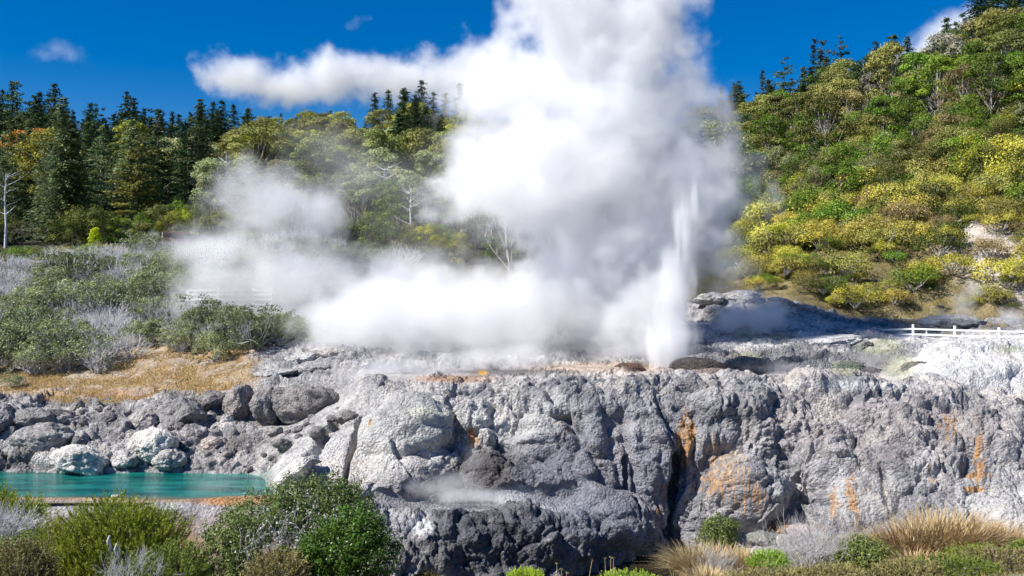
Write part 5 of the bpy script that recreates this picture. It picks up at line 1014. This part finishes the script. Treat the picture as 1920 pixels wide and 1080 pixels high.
steam('steam_billow', 'dense low steam billow rolling left over the terrace plateau', [(1080, 570, 60, 180, 145, 5.5), (1150, 645, 57.5, 85, 75, 2.5), (950, 590, 61, 200, 135, 6), (800, 600, 62, 200, 115, 6), (680, 620, 62.5, 150, 95, 5), (930, 672, 53.5, 210, 36, 2.2), (760, 685, 53.5, 120, 38, 2)], .5, .42, 1.05, .2, .7, det=6, ro=.62)
steam('steam_puff', 'rounded white steam puff rising on the left over the thicket', [(500, 390, 76, 140, 105, 6), (590, 400, 77, 80, 65, 5), (420, 470, 75, 130, 75, 5), (500, 530, 73, 145, 120, 6), (560, 630, 69, 140, 80, 5)], .34, .42, 1.05, .2, .8, vox=1.0, det=6, ro=.62)
steam('steam_veil', 'thin steam veil drifting in front of the trees left of the plume', [(700, 330, 96, 190, 90, 7), (830, 370, 90, 170, 120, 7), (620, 270, 98, 130, 65, 6), (930, 430, 84, 120, 110, 7)], .065, .14, 1.2, .4, 1.4, vox=1.5)
steam('steam_veil', 'pale steam veil over the white shrubs between the two big puffs', [(640, 570, 72, 170, 120, 5), (720, 510, 78, 180, 80, 6), (450, 570, 69, 150, 80, 4), (350, 500, 78, 110, 60, 4)], .3, .25, 1.2, .4, 1.3, vox=1.2)
steam('steam_wisp', 'small steam puff over the yellow stained rocks right of the jet', [(1432, 600, 64, 52, 60, 1.8), (1375, 600, 65, 60, 52, 2), (1480, 620, 65, 50, 26, 1.6)], 1.1, .7, 1.0, .3, .8, vox=.5)
steam('steam_wisp', 'faint steam drifting up the hill foot right of the jet', [(1385, 500, 72, 55, 36, 3), (1340, 440, 70, 50, 90, 3), (1350, 540, 70, 40, 40, 2.5)], .22, .4, 1.1, .35, 1.2, vox=.8)
steam('steam_wisp', 'steam drift on the flat between the white sheet and the fence', [(1560, 615, 66.5, 60, 14, 1.6), (1640, 622, 66, 40, 10, 1.4)], .5, .6, 1.0, .3, .9, vox=.5)
steam('steam_wisp', 'steam puff before the scrub, left of the cracked dome', [(1740, 600, 66.5, 26, 30, 1.4), (1765, 585, 66.5, 26, 22, 1.2)], .35, .9, 1.2, .3, .9, vox=.4)
steam('steam_wisp', 'steam puff rising behind the cracked dome', [(1812, 575, 68, 28, 36, 1.4), (1825, 545, 68, 20, 22, 1)], .4, .9, 1.2, .3, .9, vox=.4)
steam('steam_wisp', 'steam puff near the right edge under the scrub', [(1895, 598, 66, 34, 24, 1.3)], .5, .9, 1.2, .3, .9, vox=.4)
steam('steam_wisp', 'steam lying over the blue grey hollow on the right plateau', [(1480, 690, 53.5, 110, 14, 1.2), (1650, 672, 54, 60, 18, 1.2)], .16, .6, 1.1, .35, 1.0, vox=.4)
steam('steam_wisp', 'thin steam skimming the right end of the terrace rim', [(1800, 738, 47.5, 90, 8, 1.0)], .35, .6, 1.0, .35, 1.0, vox=.3)
steam('steam_wisp', 'thin steam over the pale left shoulder of the terrace', [(800, 725, 48.2, 110, 42, 1.3), (850, 775, 46.0, 44, 44, .8), (700, 700, 51, 90, 34, 1.5)], .8, .6, .85, .35, 1.0, vox=.3)
steam('steam_wisp', 'steam curling between the dark domes on the terrace', [(885, 860, 42.2, 24, 52, .5), (850, 905, 41.4, 60, 26, .6)], .7, .9, 1.0, .3, 1.0, vox=.25)
steam('steam_wisp', 'steam skimming the flat grey shelf low on the terrace', [(890, 930, 40.6, 160, 16, 1.0), (800, 915, 41.0, 60, 26, .6)], 1.0, .9, 1.0, .3, 1.0, vox=.25)
steam('steam_wisp', 'thin steam rising from the lower brown pool', [(385, 985, 37.0, 26, 50, .7), (400, 910, 38.0, 60, 18, .8)], .25, .8, 1.0, .3, 1.0, vox=.25)
steam('steam_wisp', 'small steam wisp in front of the hut wall', [(288, 447, 95, 16, 20, 1.6), (310, 460, 95, 26, 14, 1.6)], .4, .6, 1.1, .3, .9, vox=.5)
# clouds, far off
steam('cloud', 'long white cloud above the left ridge, joining the plume', [(440, 145, 800, 80, 48, 38), (530, 165, 800, 110, 44, 40), (620, 140, 800, 100, 48, 38), (740, 152, 800, 130, 58, 45), (860, 150, 800, 110, 62, 45)], .07, .05, 1.15, .25, .8, 'structure', 'cloud', vox=9, det=6, ro=.64)
steam('cloud', 'white cloud behind the trees at the top right', [(1700, 130, 800, 110, 50, 40, -.5), (1770, 95, 800, 120, 60, 45, -.5), (1860, 70, 800, 120, 80, 45)], .07, .035, .9, .3, .8, 'structure', 'cloud', vox=9, det=5)
steam('cloud', 'faint scrap of cloud high on the left', [(125, 97, 800, 50, 22, 20, .3), (85, 102, 800, 50, 14, 14), (110, 88, 800, 40, 12, 14)], .014, .11, 1.5, .3, 1.5, 'structure', 'cloud', vox=4, det=6, ro=.65)
steam('cloud', 'tiny scrap of cloud left of the plume top', [(668, 44, 800, 32, 13, 10, -.5), (690, 36, 800, 16, 8, 8)], .012, .14, 1.5, .3, 1.5, 'structure', 'cloud', vox=3, det=6, ro=.65)
